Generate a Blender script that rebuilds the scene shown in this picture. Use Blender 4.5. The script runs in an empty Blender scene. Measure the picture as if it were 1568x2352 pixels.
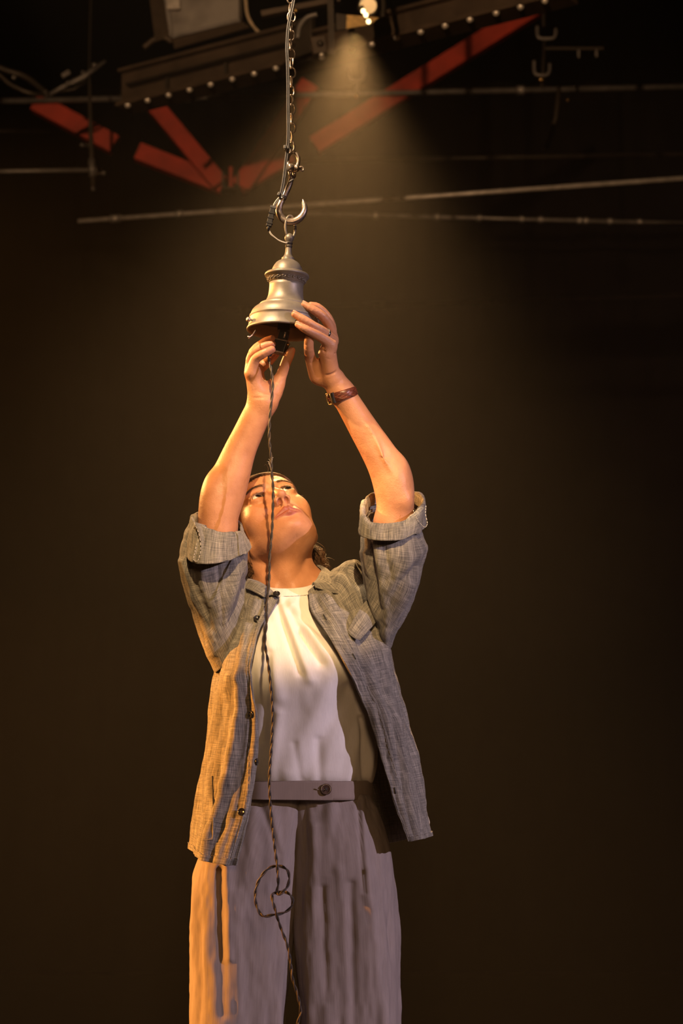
import bpy, bmesh, math, random
import numpy as np
from mathutils import Vector, Matrix, noise as mnoise

random.seed(7)
scene = bpy.context.scene
COL = scene.collection

# ------------------------------------------------------------------ camera
FPX, CAM_D, CAM_H, HORIZON = 4600.0, 4.14, 0.93, 1950.0
PITCH = math.atan((HORIZON - 1176) / FPX)
cam_data = bpy.data.cameras.new('camera')
cam_data.sensor_fit = 'VERTICAL'
cam_data.sensor_height = 36.0
cam_data.lens = FPX / 2352 * 36.0
cam_data.clip_end = 100
cam_data.dof.use_dof = True
cam_data.dof.focus_distance = 4.06
cam_data.dof.aperture_fstop = 4.5
cam = bpy.data.objects.new('camera', cam_data)
COL.objects.link(cam)
cam.location = (0, -CAM_D, CAM_H)
cam.rotation_euler = (math.pi / 2 + PITCH, 0, 0)
scene.camera = cam

CF = np.array([0, math.cos(PITCH), math.sin(PITCH)])
CU = np.array([0, -math.sin(PITCH), math.cos(PITCH)])
CR = np.array([1.0, 0, 0])
CC = np.array([0, -CAM_D, CAM_H])


def P(px, py, Y):
    """a point of the place at depth Y that the photograph shows at px, py"""
    d = CF + CR * (px - 784) / FPX + CU * (1176 - py) / FPX
    return CC + d * ((Y + CAM_D) / d[1])


def SC(Y):
    return FPX / (Y + CAM_D)          # pixels per metre at that depth


# ------------------------------------------------------------------ world, exposure
scene.view_settings.view_transform = 'Standard'
scene.view_settings.look = 'None'
scene.view_settings.gamma = 1.0
scene.view_settings.use_curve_mapping = False
scene.view_settings.exposure = 0.0
cy = scene.cycles
cy.max_bounces = 3; cy.diffuse_bounces = 2; cy.glossy_bounces = 2; cy.transmission_bounces = 2
cy.use_adaptive_sampling = True; cy.adaptive_threshold = 0.04; cy.adaptive_min_samples = 16
cy.volume_bounces = 0; cy.transparent_max_bounces = 4
world = bpy.data.worlds.new('world')
scene.world = world
world.use_nodes = True
world.node_tree.nodes['Background'].inputs[0].default_value = (1.0, 0.62, 0.32, 1)
world.node_tree.nodes['Background'].inputs[1].default_value = 0.004


# ------------------------------------------------------------------ stage lights and added fills
def spot(name, loc, target, power, col, size, blend=0.4, radius=0.05):
    l = bpy.data.lights.new(name, 'SPOT')
    l.energy = power; l.color = col; l.spot_size = math.radians(size)
    l.spot_blend = blend; l.shadow_soft_size = radius
    o = bpy.data.objects.new(name, l); COL.objects.link(o)
    o.location = loc
    d = Vector(target) - Vector(loc)
    o.rotation_euler = d.to_track_quat('-Z', 'Y').to_euler()
    return o


CHEST = P(670, 1350, -.1)
spot('key_spot', (.30, -5.4, 3.65), (-.11, -.15, 1.56), 2150, (1.0, 0.62, 0.28), 5.8, 0.35, 0.03)
spot('top_spot', (-1.9, -1.9, 4.8), P(664, 430, -.24), 1900, (1.0, 0.68, 0.38), 11.5, 0.35, 0.03)
spot('lavender_spot', (5.2, -4.2, 2.9), P(690, 1750, -.1), 1250, (0.90, 0.70, 0.86), 20, 0.6, 0.03)
spot('front_bounce_fill', (.6, -6.4, 2.4), (-.1, 0, 1.4), 260, (1.0, 0.58, 0.28), 34, 0.8, 0.5)  # unseen soft fill added in place of warm bounce light
spot('amber_spot', (-5.2, -.22, 2.3), (-.2, -.1, .78), 4000, (1.0, 0.36, 0.06), 12.8, 0.12, 0.03)
BACK_LAMP = P(812, 42, 2.6)
spot('beam_spot', BACK_LAMP + np.array([0, -.12, -.12]), (-.24, 1.0, 1.0), 2400, (1.0, 0.55, 0.20), 55, 1.0, 0.05)
spot('amber_rim_spot', (-3.4, 3.2, 3.5), P(600, 1250, 0), 1300, (1.0, 0.46, 0.13), 24, 0.5, 0.05)
spot('amber_hand_spot', (-4.3, .8, 3.3), P(610, 870, -.22), 2000, (1.0, 0.42, 0.10), 7.4, 0.6, 0.05)
spot('rig_fill_spot', (-1.3, -6.2, 3.15), P(700, 190, 4.5), 1300, (1.0, 0.60, 0.30), 22, 0.5, 0.05)  # unseen lamp added to brighten girder, braces and pipes


# ------------------------------------------------------------------ materials
def nt(name):
    m = bpy.data.materials.new(name); m.use_nodes = True
    t = m.node_tree
    return m, t, t.nodes['Principled BSDF']


def node(t, kind, **kw):
    n = t.nodes.new(kind)
    for k, v in kw.items():
        if k in n.inputs.keys() if hasattr(n.inputs, 'keys') else False:
            n.inputs[k].default_value = v
        else:
            setattr(n, k, v)
    return n


def ramp(t, fac, stops):
    r = t.nodes.new('ShaderNodeValToRGB')
    while len(r.color_ramp.elements) < len(stops):
        r.color_ramp.elements.new(0.5)
    for e, (p, c) in zip(r.color_ramp.elements, stops):
        e.position = p; e.color = (*c, 1)
    t.links.new(fac, r.inputs[0])
    return r.outputs[0]


def bump(t, b, height, strength, dist=0.002):
    n = t.nodes.new('ShaderNodeBump')
    n.inputs['Strength'].default_value = strength
    n.inputs['Distance'].default_value = dist
    t.links.new(height, n.inputs['Height'])
    t.links.new(n.outputs[0], b.inputs['Normal'])
    return n


def noise_node(t, scale, detail=3, vec=None, stretch=None, coord='Object', rough=0.55):
    n = t.nodes.new('ShaderNodeTexNoise')
    n.inputs['Scale'].default_value = scale
    n.inputs['Detail'].default_value = detail
    n.inputs['Roughness'].default_value = rough
    if vec is None:
        c = t.nodes.new('ShaderNodeTexCoord'); vec = c.outputs[coord]
    if stretch is not None:
        mp = t.nodes.new('ShaderNodeMapping'); mp.inputs['Scale'].default_value = stretch
        t.links.new(vec, mp.inputs[0]); vec = mp.outputs[0]
    t.links.new(vec, n.inputs['Vector'])
    return n.outputs[0]


def mix(t, fac, a, b, mode='MIX'):
    m = t.nodes.new('ShaderNodeMix'); m.data_type = 'RGBA'; m.blend_type = mode
    for s, v in ((m.inputs[0], fac), (m.inputs[6], a), (m.inputs[7], b)):
        if hasattr(v, 'links') or hasattr(v, 'is_linked'):
            t.links.new(v, s)
        else:
            s.default_value = v if not isinstance(v, tuple) else (*v, 1)
    return m.outputs[2]


def math_node(t, op, a, b=None):
    m = t.nodes.new('ShaderNodeMath'); m.operation = op
    for s, v in ((m.inputs[0], a), (m.inputs[1], b)):
        if v is None: continue
        if hasattr(v, 'is_linked'): t.links.new(v, s)
        else: s.default_value = v
    return m.outputs[0]


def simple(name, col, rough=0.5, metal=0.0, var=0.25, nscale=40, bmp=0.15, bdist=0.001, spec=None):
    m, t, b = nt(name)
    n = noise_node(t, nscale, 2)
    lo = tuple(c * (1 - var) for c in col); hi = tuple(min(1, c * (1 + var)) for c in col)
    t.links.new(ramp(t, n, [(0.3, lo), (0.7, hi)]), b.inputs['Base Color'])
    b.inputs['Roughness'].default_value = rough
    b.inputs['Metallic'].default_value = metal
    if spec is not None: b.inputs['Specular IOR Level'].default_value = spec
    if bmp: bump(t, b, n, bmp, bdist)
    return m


M = {}
M['black_cloth'] = simple('black_drape', (0.011, 0.009, 0.008), 0.95, var=0.3, nscale=3, bmp=0.2, bdist=0.02, spec=0.1)
M['floor'] = simple('stage_floor', (0.03, 0.018, 0.012), 0.6, var=0.3, nscale=6, bmp=0.1)
M['dark_steel'] = simple('dark_steel', (0.055, 0.042, 0.032), 0.5, 0.3, nscale=12, bmp=0.2)
M['girder'] = simple('girder_paint', (0.085, 0.058, 0.04), 0.55, 0.2, nscale=9, bmp=0.2)
M['pale_steel'] = simple('pale_steel', (0.55, 0.50, 0.46), 0.4, 0.3, nscale=20)
M['grey_steel'] = simple('grey_steel', (0.22, 0.2, 0.19), 0.45, 0.4, nscale=20)
M['red_steel'] = simple('red_paint', (0.45, 0.035, 0.015), 0.55, 0.0, nscale=7, bmp=0.1)
M['bolt'] = simple('bolt_steel', (0.8, 0.74, 0.68), 0.3, 0.4, nscale=60)
M['chain_steel'] = simple('chain_steel', (0.66, 0.56, 0.49), 0.32, 0.6, var=0.2, nscale=300, bmp=0.1)
M['hook_steel'] = simple('hook_steel', (0.5, 0.42, 0.36), 0.34, 0.85, var=0.25, nscale=200, bmp=0.15)
M['bronze'] = None
M['black_plastic'] = simple('black_plastic', (0.007, 0.0065, 0.007), 0.5, nscale=80, bmp=0.05)
M['tie'] = simple('grey_tie', (0.10, 0.10, 0.105), 0.35, nscale=80, bmp=0.05)
M['cable'] = simple('cable_sheath', (0.065, 0.064, 0.07), 0.35, nscale=120, bmp=0.1)
M['silk_cord'] = simple('silk_cord', (0.045, 0.028, 0.015), 0.55, nscale=900, bmp=0.4, bdist=0.0006)
M['silk_cord_dark'] = simple('silk_cord_dark', (0.012, 0.009, 0.007), 0.55, nscale=900, bmp=0.4, bdist=0.0006)
M['wire_white'] = simple('pale_wire', (0.6, 0.56, 0.5), 0.4, nscale=80)
M['button'] = simple('black_button', (0.012, 0.012, 0.011), 0.16, nscale=60, bmp=0.0)
M['horn_button'] = simple('horn_button', (0.06, 0.038, 0.03), 0.15, var=0.6, nscale=120, bmp=0.0)
M['ring'] = simple('dark_ring', (0.10, 0.095, 0.10), 0.2, 0.95, nscale=60, bmp=0.0)
M['gold'] = simple('gold_clasp', (0.75, 0.5, 0.2), 0.25, 0.95, nscale=60, bmp=0.0)
M['shoe'] = simple('shoe_leather', (0.03, 0.02, 0.014), 0.45, nscale=50)
M['dark_thread'] = simple('dark_thread', (0.03, 0.028, 0.026), 0.8, nscale=300, bmp=0)
M['thread'] = simple('pale_thread', (0.5, 0.46, 0.4), 0.8, nscale=300)


def bronze():
    m, t, b = nt('aged_bronze')
    n = noise_node(t, 30, 6); n2 = noise_node(t, 400, 2, stretch=(1, 1, 0.2))
    c = ramp(t, n, [(0.3, (0.15, 0.13, 0.105)), (0.7, (0.26, 0.23, 0.19))])
    t.links.new(c, b.inputs['Base Color'])
    b.inputs['Metallic'].default_value = 0.4
    b.inputs['Roughness'].default_value = 0.47
    bump(t, b, n2, 0.15, 0.0005)
    return m


M['bronze'] = bronze()
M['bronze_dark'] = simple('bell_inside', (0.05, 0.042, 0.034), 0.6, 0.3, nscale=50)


def leather():
    m, t, b = nt('brown_leather')
    n = noise_node(t, 220, 5); n2 = noise_node(t, 90, 3, stretch=(1, 1, 6))
    t.links.new(ramp(t, n2, [(0.35, (0.05, 0.014, 0.008)), (0.65, (0.20, 0.05, 0.025))]), b.inputs['Base Color'])
    b.inputs['Roughness'].default_value = 0.35
    bump(t, b, n, 0.4, 0.001)
    return m


M['leather'] = leather()


def linen():
    m, t, b = nt('slub_linen')
    uv = t.nodes.new('ShaderNodeUVMap').outputs[0]
    warp = noise_node(t, 1.0, 3, uv, (700, 26, 1), rough=0.6)
    weft = noise_node(t, 1.0, 3, uv, (26, 700, 1), rough=0.6)
    big = noise_node(t, 1.0, 3, uv, (90, 7, 1))
    s = math_node(t, 'ADD', math_node(t, 'MULTIPLY', warp, 0.55), math_node(t, 'MULTIPLY', weft, 0.45))
    s2 = math_node(t, 'ADD', math_node(t, 'MULTIPLY', s, 0.8), math_node(t, 'MULTIPLY', big, 0.2))
    c = ramp(t, s2, [(0.38, (0.05, 0.05, 0.055)), (0.5, (0.175, 0.167, 0.15)), (0.62, (0.37, 0.345, 0.30))])
    t.links.new(c, b.inputs['Base Color'])
    b.inputs['Roughness'].default_value = 0.9
    b.inputs['Specular IOR Level'].default_value = 0.15
    b.inputs['Sheen Weight'].default_value = 0.15
    bump(t, b, s, 0.55, 0.0012)
    return m


M['linen'] = linen()


def jersey(name, col, var, bstr, streak=(500, 60, 1)):
    m, t, b = nt(name)
    uv = t.nodes.new('ShaderNodeUVMap').outputs[0]
    n = noise_node(t, 1.0, 4, uv, streak)
    n2 = noise_node(t, 1.0, 4, uv, (60, 14, 1))
    s = math_node(t, 'ADD', math_node(t, 'MULTIPLY', n, 0.5), math_node(t, 'MULTIPLY', n2, 0.5))
    lo = tuple(c * (1 - var) for c in col); hi = tuple(min(1, c * (1 + var)) for c in col)
    t.links.new(ramp(t, s, [(0.35, lo), (0.65, hi)]), b.inputs['Base Color'])
    b.inputs['Roughness'].default_value = 0.85
    b.inputs['Specular IOR Level'].default_value = 0.2
    bump(t, b, s, bstr, 0.0012)
    return m


M['tee'] = jersey('cream_jersey', (0.72, 0.70, 0.68), 0.06, 0.25)
M['trouser'] = jersey('pale_twill', (0.25, 0.215, 0.205), 0.14, 0.5, (420, 18, 1))
M['waistband'] = jersey('waistband_twill', (0.24, 0.195, 0.175), 0.08, 0.2, (420, 18, 1))


def skin():
    m, t, b = nt('skin')
    n = noise_node(t, 26, 4); n2 = noise_node(t, 420, 3)
    base = ramp(t, n, [(0.3, (0.41, 0.182, 0.09)), (0.7, (0.54, 0.262, 0.14))])
    at = t.nodes.new('ShaderNodeAttribute'); at.attribute_name = 'tint'
    sep = t.nodes.new('ShaderNodeSeparateColor'); t.links.new(at.outputs['Color'], sep.inputs[0])
    c = mix(t, sep.outputs[0], base, (0.30, 0.085, 0.062))          # lips, fingertips
    c = mix(t, sep.outputs[1], c, (0.09, 0.05, 0.03))             # brow and lash line
    t.links.new(c, b.inputs['Base Color'])
    b.inputs['Roughness'].default_value = 0.45
    b.inputs['Specular IOR Level'].default_value = 0.4
    n3 = noise_node(t, 75, 5, rough=0.65)
    hh = math_node(t, 'ADD', math_node(t, 'MULTIPLY', n2, 0.35), math_node(t, 'MULTIPLY', n3, 1.0))
    bump(t, b, hh, 0.35, 0.003)
    return m


M['skin'] = skin()
M['nail'] = simple('nail', (0.52, 0.29, 0.21), 0.25, var=0.08, bmp=0)


def hair_mat():
    m, t, b = nt('brown_hair')
    n = noise_node(t, 60, 3)
    t.links.new(ramp(t, n, [(0.3, (0.03, 0.014, 0.006)), (0.7, (0.12, 0.058, 0.024))]), b.inputs['Base Color'])
    b.inputs['Roughness'].default_value = 0.55
    b.inputs['Specular IOR Level'].default_value = 0.3
    return m


M['hair'] = hair_mat()


def eye_mat():
    m, t, b = nt('eye')
    c = t.nodes.new('ShaderNodeTexCoord')
    s = t.nodes.new('ShaderNodeSeparateXYZ'); t.links.new(c.outputs['Object'], s.inputs[0])
    # local +Y is the gaze
    v = math_node(t, 'MULTIPLY', s.outputs[1], 1 / 0.0122)
    col = ramp(t, v, [(0.80, (0.72, 0.66, 0.6)), (0.875, (0.72, 0.66, 0.6)), (0.885, (0.05, 0.028, 0.015)), (0.965, (0.10, 0.055, 0.028)), (0.972, (0.004, 0.004, 0.004))])
    t.links.new(col, b.inputs['Base Color'])
    b.inputs['Roughness'].default_value = 0.08
    b.inputs['Coat Weight'].default_value = 0.6
    return m


M['eye'] = eye_mat()


def emit(name, col, strength):
    m, t, b = nt(name)
    b.inputs['Base Color'].default_value = (*col, 1)
    b.inputs['Emission Color'].default_value = (*col, 1)
    b.inputs['Emission Strength'].default_value = strength
    return m


M['lamp_glow'] = emit('lamp_glow', (1.0, 0.74, 0.34), 5.0)


# ------------------------------------------------------------------ object helpers
def link(name, mesh, mat, parent=None, smooth=True):
    o = bpy.data.objects.new(name, mesh); COL.objects.link(o)
    if mat is not None and not mesh.materials: mesh.materials.append(mat)
    if parent is not None: o.parent = parent
    if smooth and mesh.polygons:
        mesh.polygons.foreach_set('use_smooth', np.ones(len(mesh.polygons), bool))
    return o


def mesh_from(name, verts, faces):
    me = bpy.data.meshes.new(name)
    me.from_pydata([tuple(map(float, v)) for v in verts], [], [tuple(map(int, f)) for f in faces])
    me.update()
    return me


def tag(o, label, cat, group=None, kind=None):
    o['label'] = label
    if cat: o['category'] = cat
    if group: o['group'] = group
    if kind: o['kind'] = kind
    return o


def empty(name, loc, label, cat, group=None):
    o = bpy.data.objects.new(name, None); COL.objects.link(o)
    o.location = tuple(map(float, loc)); o.empty_display_size = 0.05
    tag(o, label, cat, group)
    return o


def depth(o):
    n = 0
    while o.parent is not None:
        n += 1; o = o.parent
    return n


def part(name, mesh, mat, parent, smooth=True):
    """a part (or sub-part, never deeper) whose mesh is in world coordinates"""
    o = link(name, mesh, mat, None, smooth)
    while depth(parent) >= 2: parent = parent.parent
    o.parent = parent
    o.matrix_parent_inverse = Matrix.Translation(-world_loc(parent))
    return o


def world_loc(o):
    l = Vector(o.location)
    if o.parent is not None:
        l = o.matrix_parent_inverse @ l
        l = l + world_loc(o.parent)
    return l


def cr(pts, n, closed=False):
    """Catmull-Rom through pts -> n samples"""
    pts = np.asarray(pts, float); k = len(pts)
    if closed:
        u = np.arange(n) / n * k
        i = np.floor(u).astype(int); f = (u - i)[:, None]
        p0, p1, p2, p3 = pts[(i - 1) % k], pts[i % k], pts[(i + 1) % k], pts[(i + 2) % k]
    else:
        u = np.linspace(0, k - 1, n)
        i = np.minimum(np.floor(u).astype(int), k - 2); f = (u - i)[:, None]
        ext = np.vstack([2 * pts[0] - pts[1], pts, 2 * pts[-1] - pts[-2]])
        p0, p1, p2, p3 = ext[i], ext[i + 1], ext[i + 2], ext[i + 3]
    return 0.5 * ((2 * p1) + (-p0 + p2) * f + (2 * p0 - 5 * p1 + 4 * p2 - p3) * f ** 2 + (-p0 + 3 * p1 - 3 * p2 + p3) * f ** 3)


def tube_data(path, rad, seg=10, cap=True, closed=False):
    path = np.asarray(path, float); n = len(path)
    rad = np.broadcast_to(np.asarray(rad, float), (n,))
    if closed:
        tan = np.roll(path, -1, 0) - np.roll(path, 1, 0)
    else:
        tan = np.gradient(path, axis=0)
    tan /= np.linalg.norm(tan, axis=1)[:, None] + 1e-12
    up = np.array([0.31, 0.2, 0.93]) if abs(tan[0][2]) < .8 else np.array([0.93, 0.31, 0.2])
    V = []
    nrm = np.cross(tan[0], up); nrm /= np.linalg.norm(nrm)
    a = np.linspace(0, 2 * np.pi, seg, endpoint=False)
    for i in range(n):
        nrm = nrm - tan[i] * (nrm @ tan[i]); nrm /= np.linalg.norm(nrm) + 1e-12
        bn = np.cross(tan[i], nrm)
        V.append(path[i] + rad[i] * (np.cos(a)[:, None] * nrm + np.sin(a)[:, None] * bn))
    V = np.vstack(V); Fc = []
    for i in range(n if closed else n - 1):
        i2 = (i + 1) % n
        for j in range(seg):
            j2 = (j + 1) % seg
            Fc.append((i * seg + j, i * seg + j2, i2 * seg + j2, i2 * seg + j))
    if cap and not closed:
        Fc.append(tuple(range(seg))[::-1]); Fc.append(tuple((n - 1) * seg + j for j in range(seg)))
    return V, Fc


def join_data(lst):
    V, Fc, o = [], [], 0
    for v, f in lst:
        V.append(np.asarray(v, float)); Fc += [tuple(i + o for i in q) for q in f]; o += len(v)
    return np.vstack(V), Fc


def tube(name, path, rad, mat, parent, seg=10, closed=False):
    return part(name, mesh_from(name, *tube_data(path, rad, seg, True, closed)), mat, parent)


def frame_from(axis, hint=(0, 1, 0)):
    z = np.asarray(axis, float); z = z / np.linalg.norm(z)
    x = np.cross(np.asarray(hint, float), z); x /= np.linalg.norm(x)
    y = np.cross(z, x)
    return np.stack([x, y, z], 1)


def lathe_data(prof, origin, R, seg=64):
    """prof = [(r, z)], z along R's third column"""
    prof = np.asarray(prof, float); n = len(prof)
    a = np.linspace(0, 2 * np.pi, seg, endpoint=False)
    V = np.stack([prof[:, 0][:, None] * np.cos(a), prof[:, 0][:, None] * np.sin(a), np.repeat(prof[:, 1][:, None], seg, 1)], -1).reshape(-1, 3)
    V = V @ R.T + np.asarray(origin)
    Fc = [(i * seg + j, i * seg + (j + 1) % seg, (i + 1) * seg + (j + 1) % seg, (i + 1) * seg + j) for i in range(n - 1) for j in range(seg)]
    return V, Fc


def box_data(c, R, s, taper=1.0):
    """box with half sizes s in frame R; taper scales the +z end"""
    V = []
    for z in (-1, 1):
        k = taper if z > 0 else 1
        for x, y in ((-1, -1), (1, -1), (1, 1), (-1, 1)):
            V.append(np.asarray(c) + R @ np.array([x * s[0] * k, y * s[1] * k, z * s[2]]))
    return np.array(V), [(3, 2, 1, 0), (4, 5, 6, 7), (0, 1, 5, 4), (1, 2, 6, 5), (2, 3, 7, 6), (3, 0, 4, 7)]


def bevel(o, w, seg=2):
    m = o.modifiers.new('bevel', 'BEVEL'); m.width = w; m.segments = seg; m.limit_method = 'ANGLE'
    return o


def beam(a, b, w, h, hint=(0, 1, 0)):
    """square bar between two points"""
    a, b = np.asarray(a), np.asarray(b)
    R = frame_from(b - a, hint)
    return box_data((a + b) / 2, R, (w / 2, h / 2, np.linalg.norm(b - a) / 2))


def bar(a, b, r, seg=12):
    return tube_data([a, b], r, seg)


# ------------------------------------------------------------------ signed distance sculpting
def sd_rc(p, a, b, ra, rb):
    a = np.asarray(a, np.float32); b = np.asarray(b, np.float32)
    d = b - a; t = np.clip(((p - a) @ d) / max(d @ d, 1e-12), 0, 1)
    v = p - a - t[:, None] * d
    return np.sqrt(np.einsum('ij,ij->i', v, v)) - (np.float32(ra) + t * np.float32(rb - ra))


def sd_ell(p, c, r, R=None):
    q = p - np.asarray(c, np.float32)
    r = np.asarray(r, np.float32)
    a = q / r; b = a / r
    k0 = np.sqrt(np.einsum('ij,ij->i', a, a)); k1 = np.sqrt(np.einsum('ij,ij->i', b, b))
    return k0 * (k0 - 1) / np.maximum(k1, 1e-9)


def smin(a, b, k):
    h = np.clip(0.5 + 0.5 * (b - a) / k, 0, 1)
    return b + (a - b) * h - k * h * (1 - h)


def smax(a, b, k):
    return -smin(-a, -b, k)


def within(p, mask, f, far=1.0):
    out = np.full(len(p), np.float32(far), np.float32)
    if mask.any(): out[mask] = f(p[mask])
    return out


def sculpt(field_, lo, hi, h, coarse=8):
    """surface nets of a distance field on a sparse grid -> verts, quads"""
    field = lambda p: field_(np.asarray(p, np.float32))
    lo = np.asarray(lo, float); hi = np.asarray(hi, float)
    H = h * coarse
    n = np.ceil((hi - lo) / H).astype(int) + 1
    g = np.stack(np.meshgrid(*[np.arange(k) for k in n], indexing='ij'), -1).reshape(-1, 3)
    step = H
    cells = g; lev = coarse
    while True:
        cen = lo + (cells + 0.5) * step
        d = field(cen)
        cells = cells[np.abs(d) < (step * 1.15 + 0.0015 if lev > 1 else step * 1.0)]
        if lev == 1: break
        off = np.array([(i, j, k) for i in (0, 1) for j in (0, 1) for k in (0, 1)])
        cells = (cells[:, None] * 2 + off).reshape(-1, 3)
        lev //= 2; step /= 2
    B = 4096
    key = lambda c: (c[:, 0] * B + c[:, 1]) * B + c[:, 2]
    off = np.array([(i, j, k) for i in (0, 1) for j in (0, 1) for k in (0, 1)])
    cor = (cells[:, None] + off).reshape(-1, 3)
    ck, first, inv = np.unique(key(cor), return_index=True, return_inverse=True)
    cpos = cor[first]
    val = field(lo + cpos * h)
    cv = val[inv.reshape(-1)].reshape(-1, 8)
    s = cv < 0
    act = s.any(1) & ~s.all(1)
    cells, cv, s = cells[act], cv[act], s[act]
    edges = [(0, 1), (2, 3), (4, 5), (6, 7), (0, 2), (1, 3), (4, 6), (5, 7), (0, 4), (1, 5), (2, 6), (3, 7)]
    acc = np.zeros((len(cells), 3)); cnt = np.zeros(len(cells))
    for a, b in edges:
        m = s[:, a] != s[:, b]
        t = np.where(m, cv[:, a] / np.where(m, cv[:, a] - cv[:, b], 1), 0)
        pt = off[a] + t[:, None] * (off[b] - off[a])
        acc += pt * m[:, None]; cnt += m
    V = lo + (cells + acc / cnt[:, None]) * h
    # pull the vertices on to the true surface
    for _ in range(1):
        d = field(V); e = h * 0.3
        gr = np.stack([field(V + np.eye(3)[k] * e) - d for k in range(3)], 1) / e
        gl = (gr ** 2).sum(1)
        mv = gr * (d / np.maximum(gl, 0.3))[:, None]
        ln = np.linalg.norm(mv, axis=1)
        mv *= np.minimum(1, h * 0.5 / np.maximum(ln, 1e-9))[:, None]
        V = V - mv
    kk = key(cells); order = np.argsort(kk); ks = kk[order]

    def find(c):
        q = key(c); i = np.searchsorted(ks, q); i = np.minimum(i, len(ks) - 1)
        return np.where(ks[i] == q, order[i], -1)
    quads = []
    for ax in range(3):
        # edge from corner 0 along ax of each active cell
        b = 1 << (2 - ax)
        m = s[:, 0] != s[:, b]
        c = cells[m]; sg = s[m, 0]
        o1, o2 = [(1, 2), (2, 0), (0, 1)][ax]
        e1 = np.eye(3, dtype=int)[o1]; e2 = np.eye(3, dtype=int)[o2]
        q = np.stack([find(c), find(c - e1), find(c - e1 - e2), find(c - e2)], 1)
        ok = (q >= 0).all(1)
        q = q[ok]; sg = sg[ok]
        q[~sg] = q[~sg][:, ::-1]
        quads.append(q)
    return V, np.vstack(quads)


def np_mesh(name, V, Q):
    me = bpy.data.meshes.new(name)
    V = np.asarray(V, np.float32); Q = np.asarray(Q, np.int32)
    me.vertices.add(len(V)); me.vertices.foreach_set('co', V.ravel())
    me.loops.add(Q.size); me.loops.foreach_set('vertex_index', Q.ravel())
    me.polygons.add(len(Q))
    me.polygons.foreach_set('loop_start', np.arange(0, Q.size, Q.shape[1], dtype=np.int32))
    me.polygons.foreach_set('loop_total', np.full(len(Q), Q.shape[1], np.int32))
    me.update(calc_edges=True); me.validate()
    return me


# ------------------------------------------------------------------ cloth lofts
def grid_mesh(name, G, closed_u, uv_scale=None):
    """G (nv, nu, 3) -> mesh with UV in metres"""
    nv, nu = G.shape[:2]
    idx = np.arange(nv * nu).reshape(nv, nu)
    if closed_u:
        a = idx[:-1]; b = np.roll(idx, -1, 1)[:-1]; c = np.roll(idx, -1, 1)[1:]; d = idx[1:]
    else:
        a = idx[:-1, :-1]; b = idx[:-1, 1:]; c = idx[1:, 1:]; d = idx[1:, :-1]
    Q = np.stack([a, b, c, d], -1).reshape(-1, 4)
    me = np_mesh(name, G.reshape(-1, 3), Q)
    # uv: mean arc lengths
    du = np.linalg.norm(np.diff(G, axis=1), axis=2).mean(0)
    dv = np.linalg.norm(np.diff(G, axis=0), axis=2).mean(1)
    U = np.concatenate([[0], np.cumsum(du)]); Vv = np.concatenate([[0], np.cumsum(dv)])
    uu = np.repeat(U[None], nv, 0); vv = np.repeat(Vv[:, None], nu, 1)
    if closed_u:
        uend = np.concatenate([U[1:], [U[-1] + du.mean()]])
    else:
        uend = U[1:]
    nq = len(a[0])
    ua = np.repeat(U[None, :nq], nv - 1, 0); ub = np.repeat(uend[None, :nq], nv - 1, 0)
    va = np.repeat(Vv[:-1, None], nq, 1); vb = np.repeat(Vv[1:, None], nq, 1)
    uvs = np.stack([np.stack([ua, va], -1), np.stack([ub, va], -1), np.stack([ub, vb], -1), np.stack([ua, vb], -1)], 2).reshape(-1, 2)
    layer = me.uv_layers.new(name='UVMap')
    layer.data.foreach_set('uv', uvs.astype(np.float32).ravel())
    return me


def normals_of(G, closed_u):
    if closed_u:
        du = np.roll(G, -1, 1) - np.roll(G, 1, 1)
    else:
        du = np.gradient(G, axis=1)
    dv = np.gradient(G, axis=0)
    n = np.cross(du, dv)
    return n / (np.linalg.norm(n, axis=2, keepdims=True) + 1e-12)


def vnoise(G, freq, off=0.0):
    """smooth value noise of points, vectorised"""
    q = G * np.asarray(freq) + off
    i = np.floor(q).astype(np.int64); f = q - i
    f = f * f * f * (f * (f * 6 - 15) + 10)
    out = np.zeros(G.shape[:-1])
    for dx in (0, 1):
        for dy in (0, 1):
            for dz in (0, 1):
                h = (i[..., 0] + dx) * 374761393 + (i[..., 1] + dy) * 668265263 + (i[..., 2] + dz) * 2147483647 % 1000003
                h = (h ^ (h >> 13)) * 1274126177
                r = ((h ^ (h >> 16)) & 0xffff) / 65535.0 * 2 - 1
                w = (f[..., 0] if dx else 1 - f[..., 0]) * (f[..., 1] if dy else 1 - f[..., 1]) * (f[..., 2] if dz else 1 - f[..., 2])
                out += r * w
    return out


def loft(rows, nu, nv, closed_u):
    R = np.stack([cr(r, nu, closed_u) for r in rows])
    return np.stack([cr(R[:, j], nv) for j in range(nu)], 1)


def solidify(o, th, offset=0.0):
    m = o.modifiers.new('thickness', 'SOLIDIFY'); m.thickness = th; m.offset = offset
    m.use_even_offset = False
    return o


def relax(V, Q, mask, it=6):
    """even out small ripples of a sculpted surface"""
    E = np.vstack([Q[:, [0, 1]], Q[:, [1, 2]], Q[:, [2, 3]], Q[:, [3, 0]]])
    E = np.vstack([E, E[:, ::-1]])
    n = np.bincount(E[:, 0], minlength=len(V)).astype(float)
    V = V.astype(float).copy()
    for i in range(it):
        lam = .5
        s = np.stack([np.bincount(E[:, 0], V[E[:, 1], k], len(V)) for k in range(3)], 1) / np.maximum(n, 1)[:, None]
        V += (mask * lam)[:, None] * (s - V)
    return V


# ================================================================== the setting
def PZ(px, py, z):
    d = CF + CR * (px - 784) / FPX + CU * (1176 - py) / FPX
    return CC + d * ((z - CAM_H) / d[2])


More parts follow.
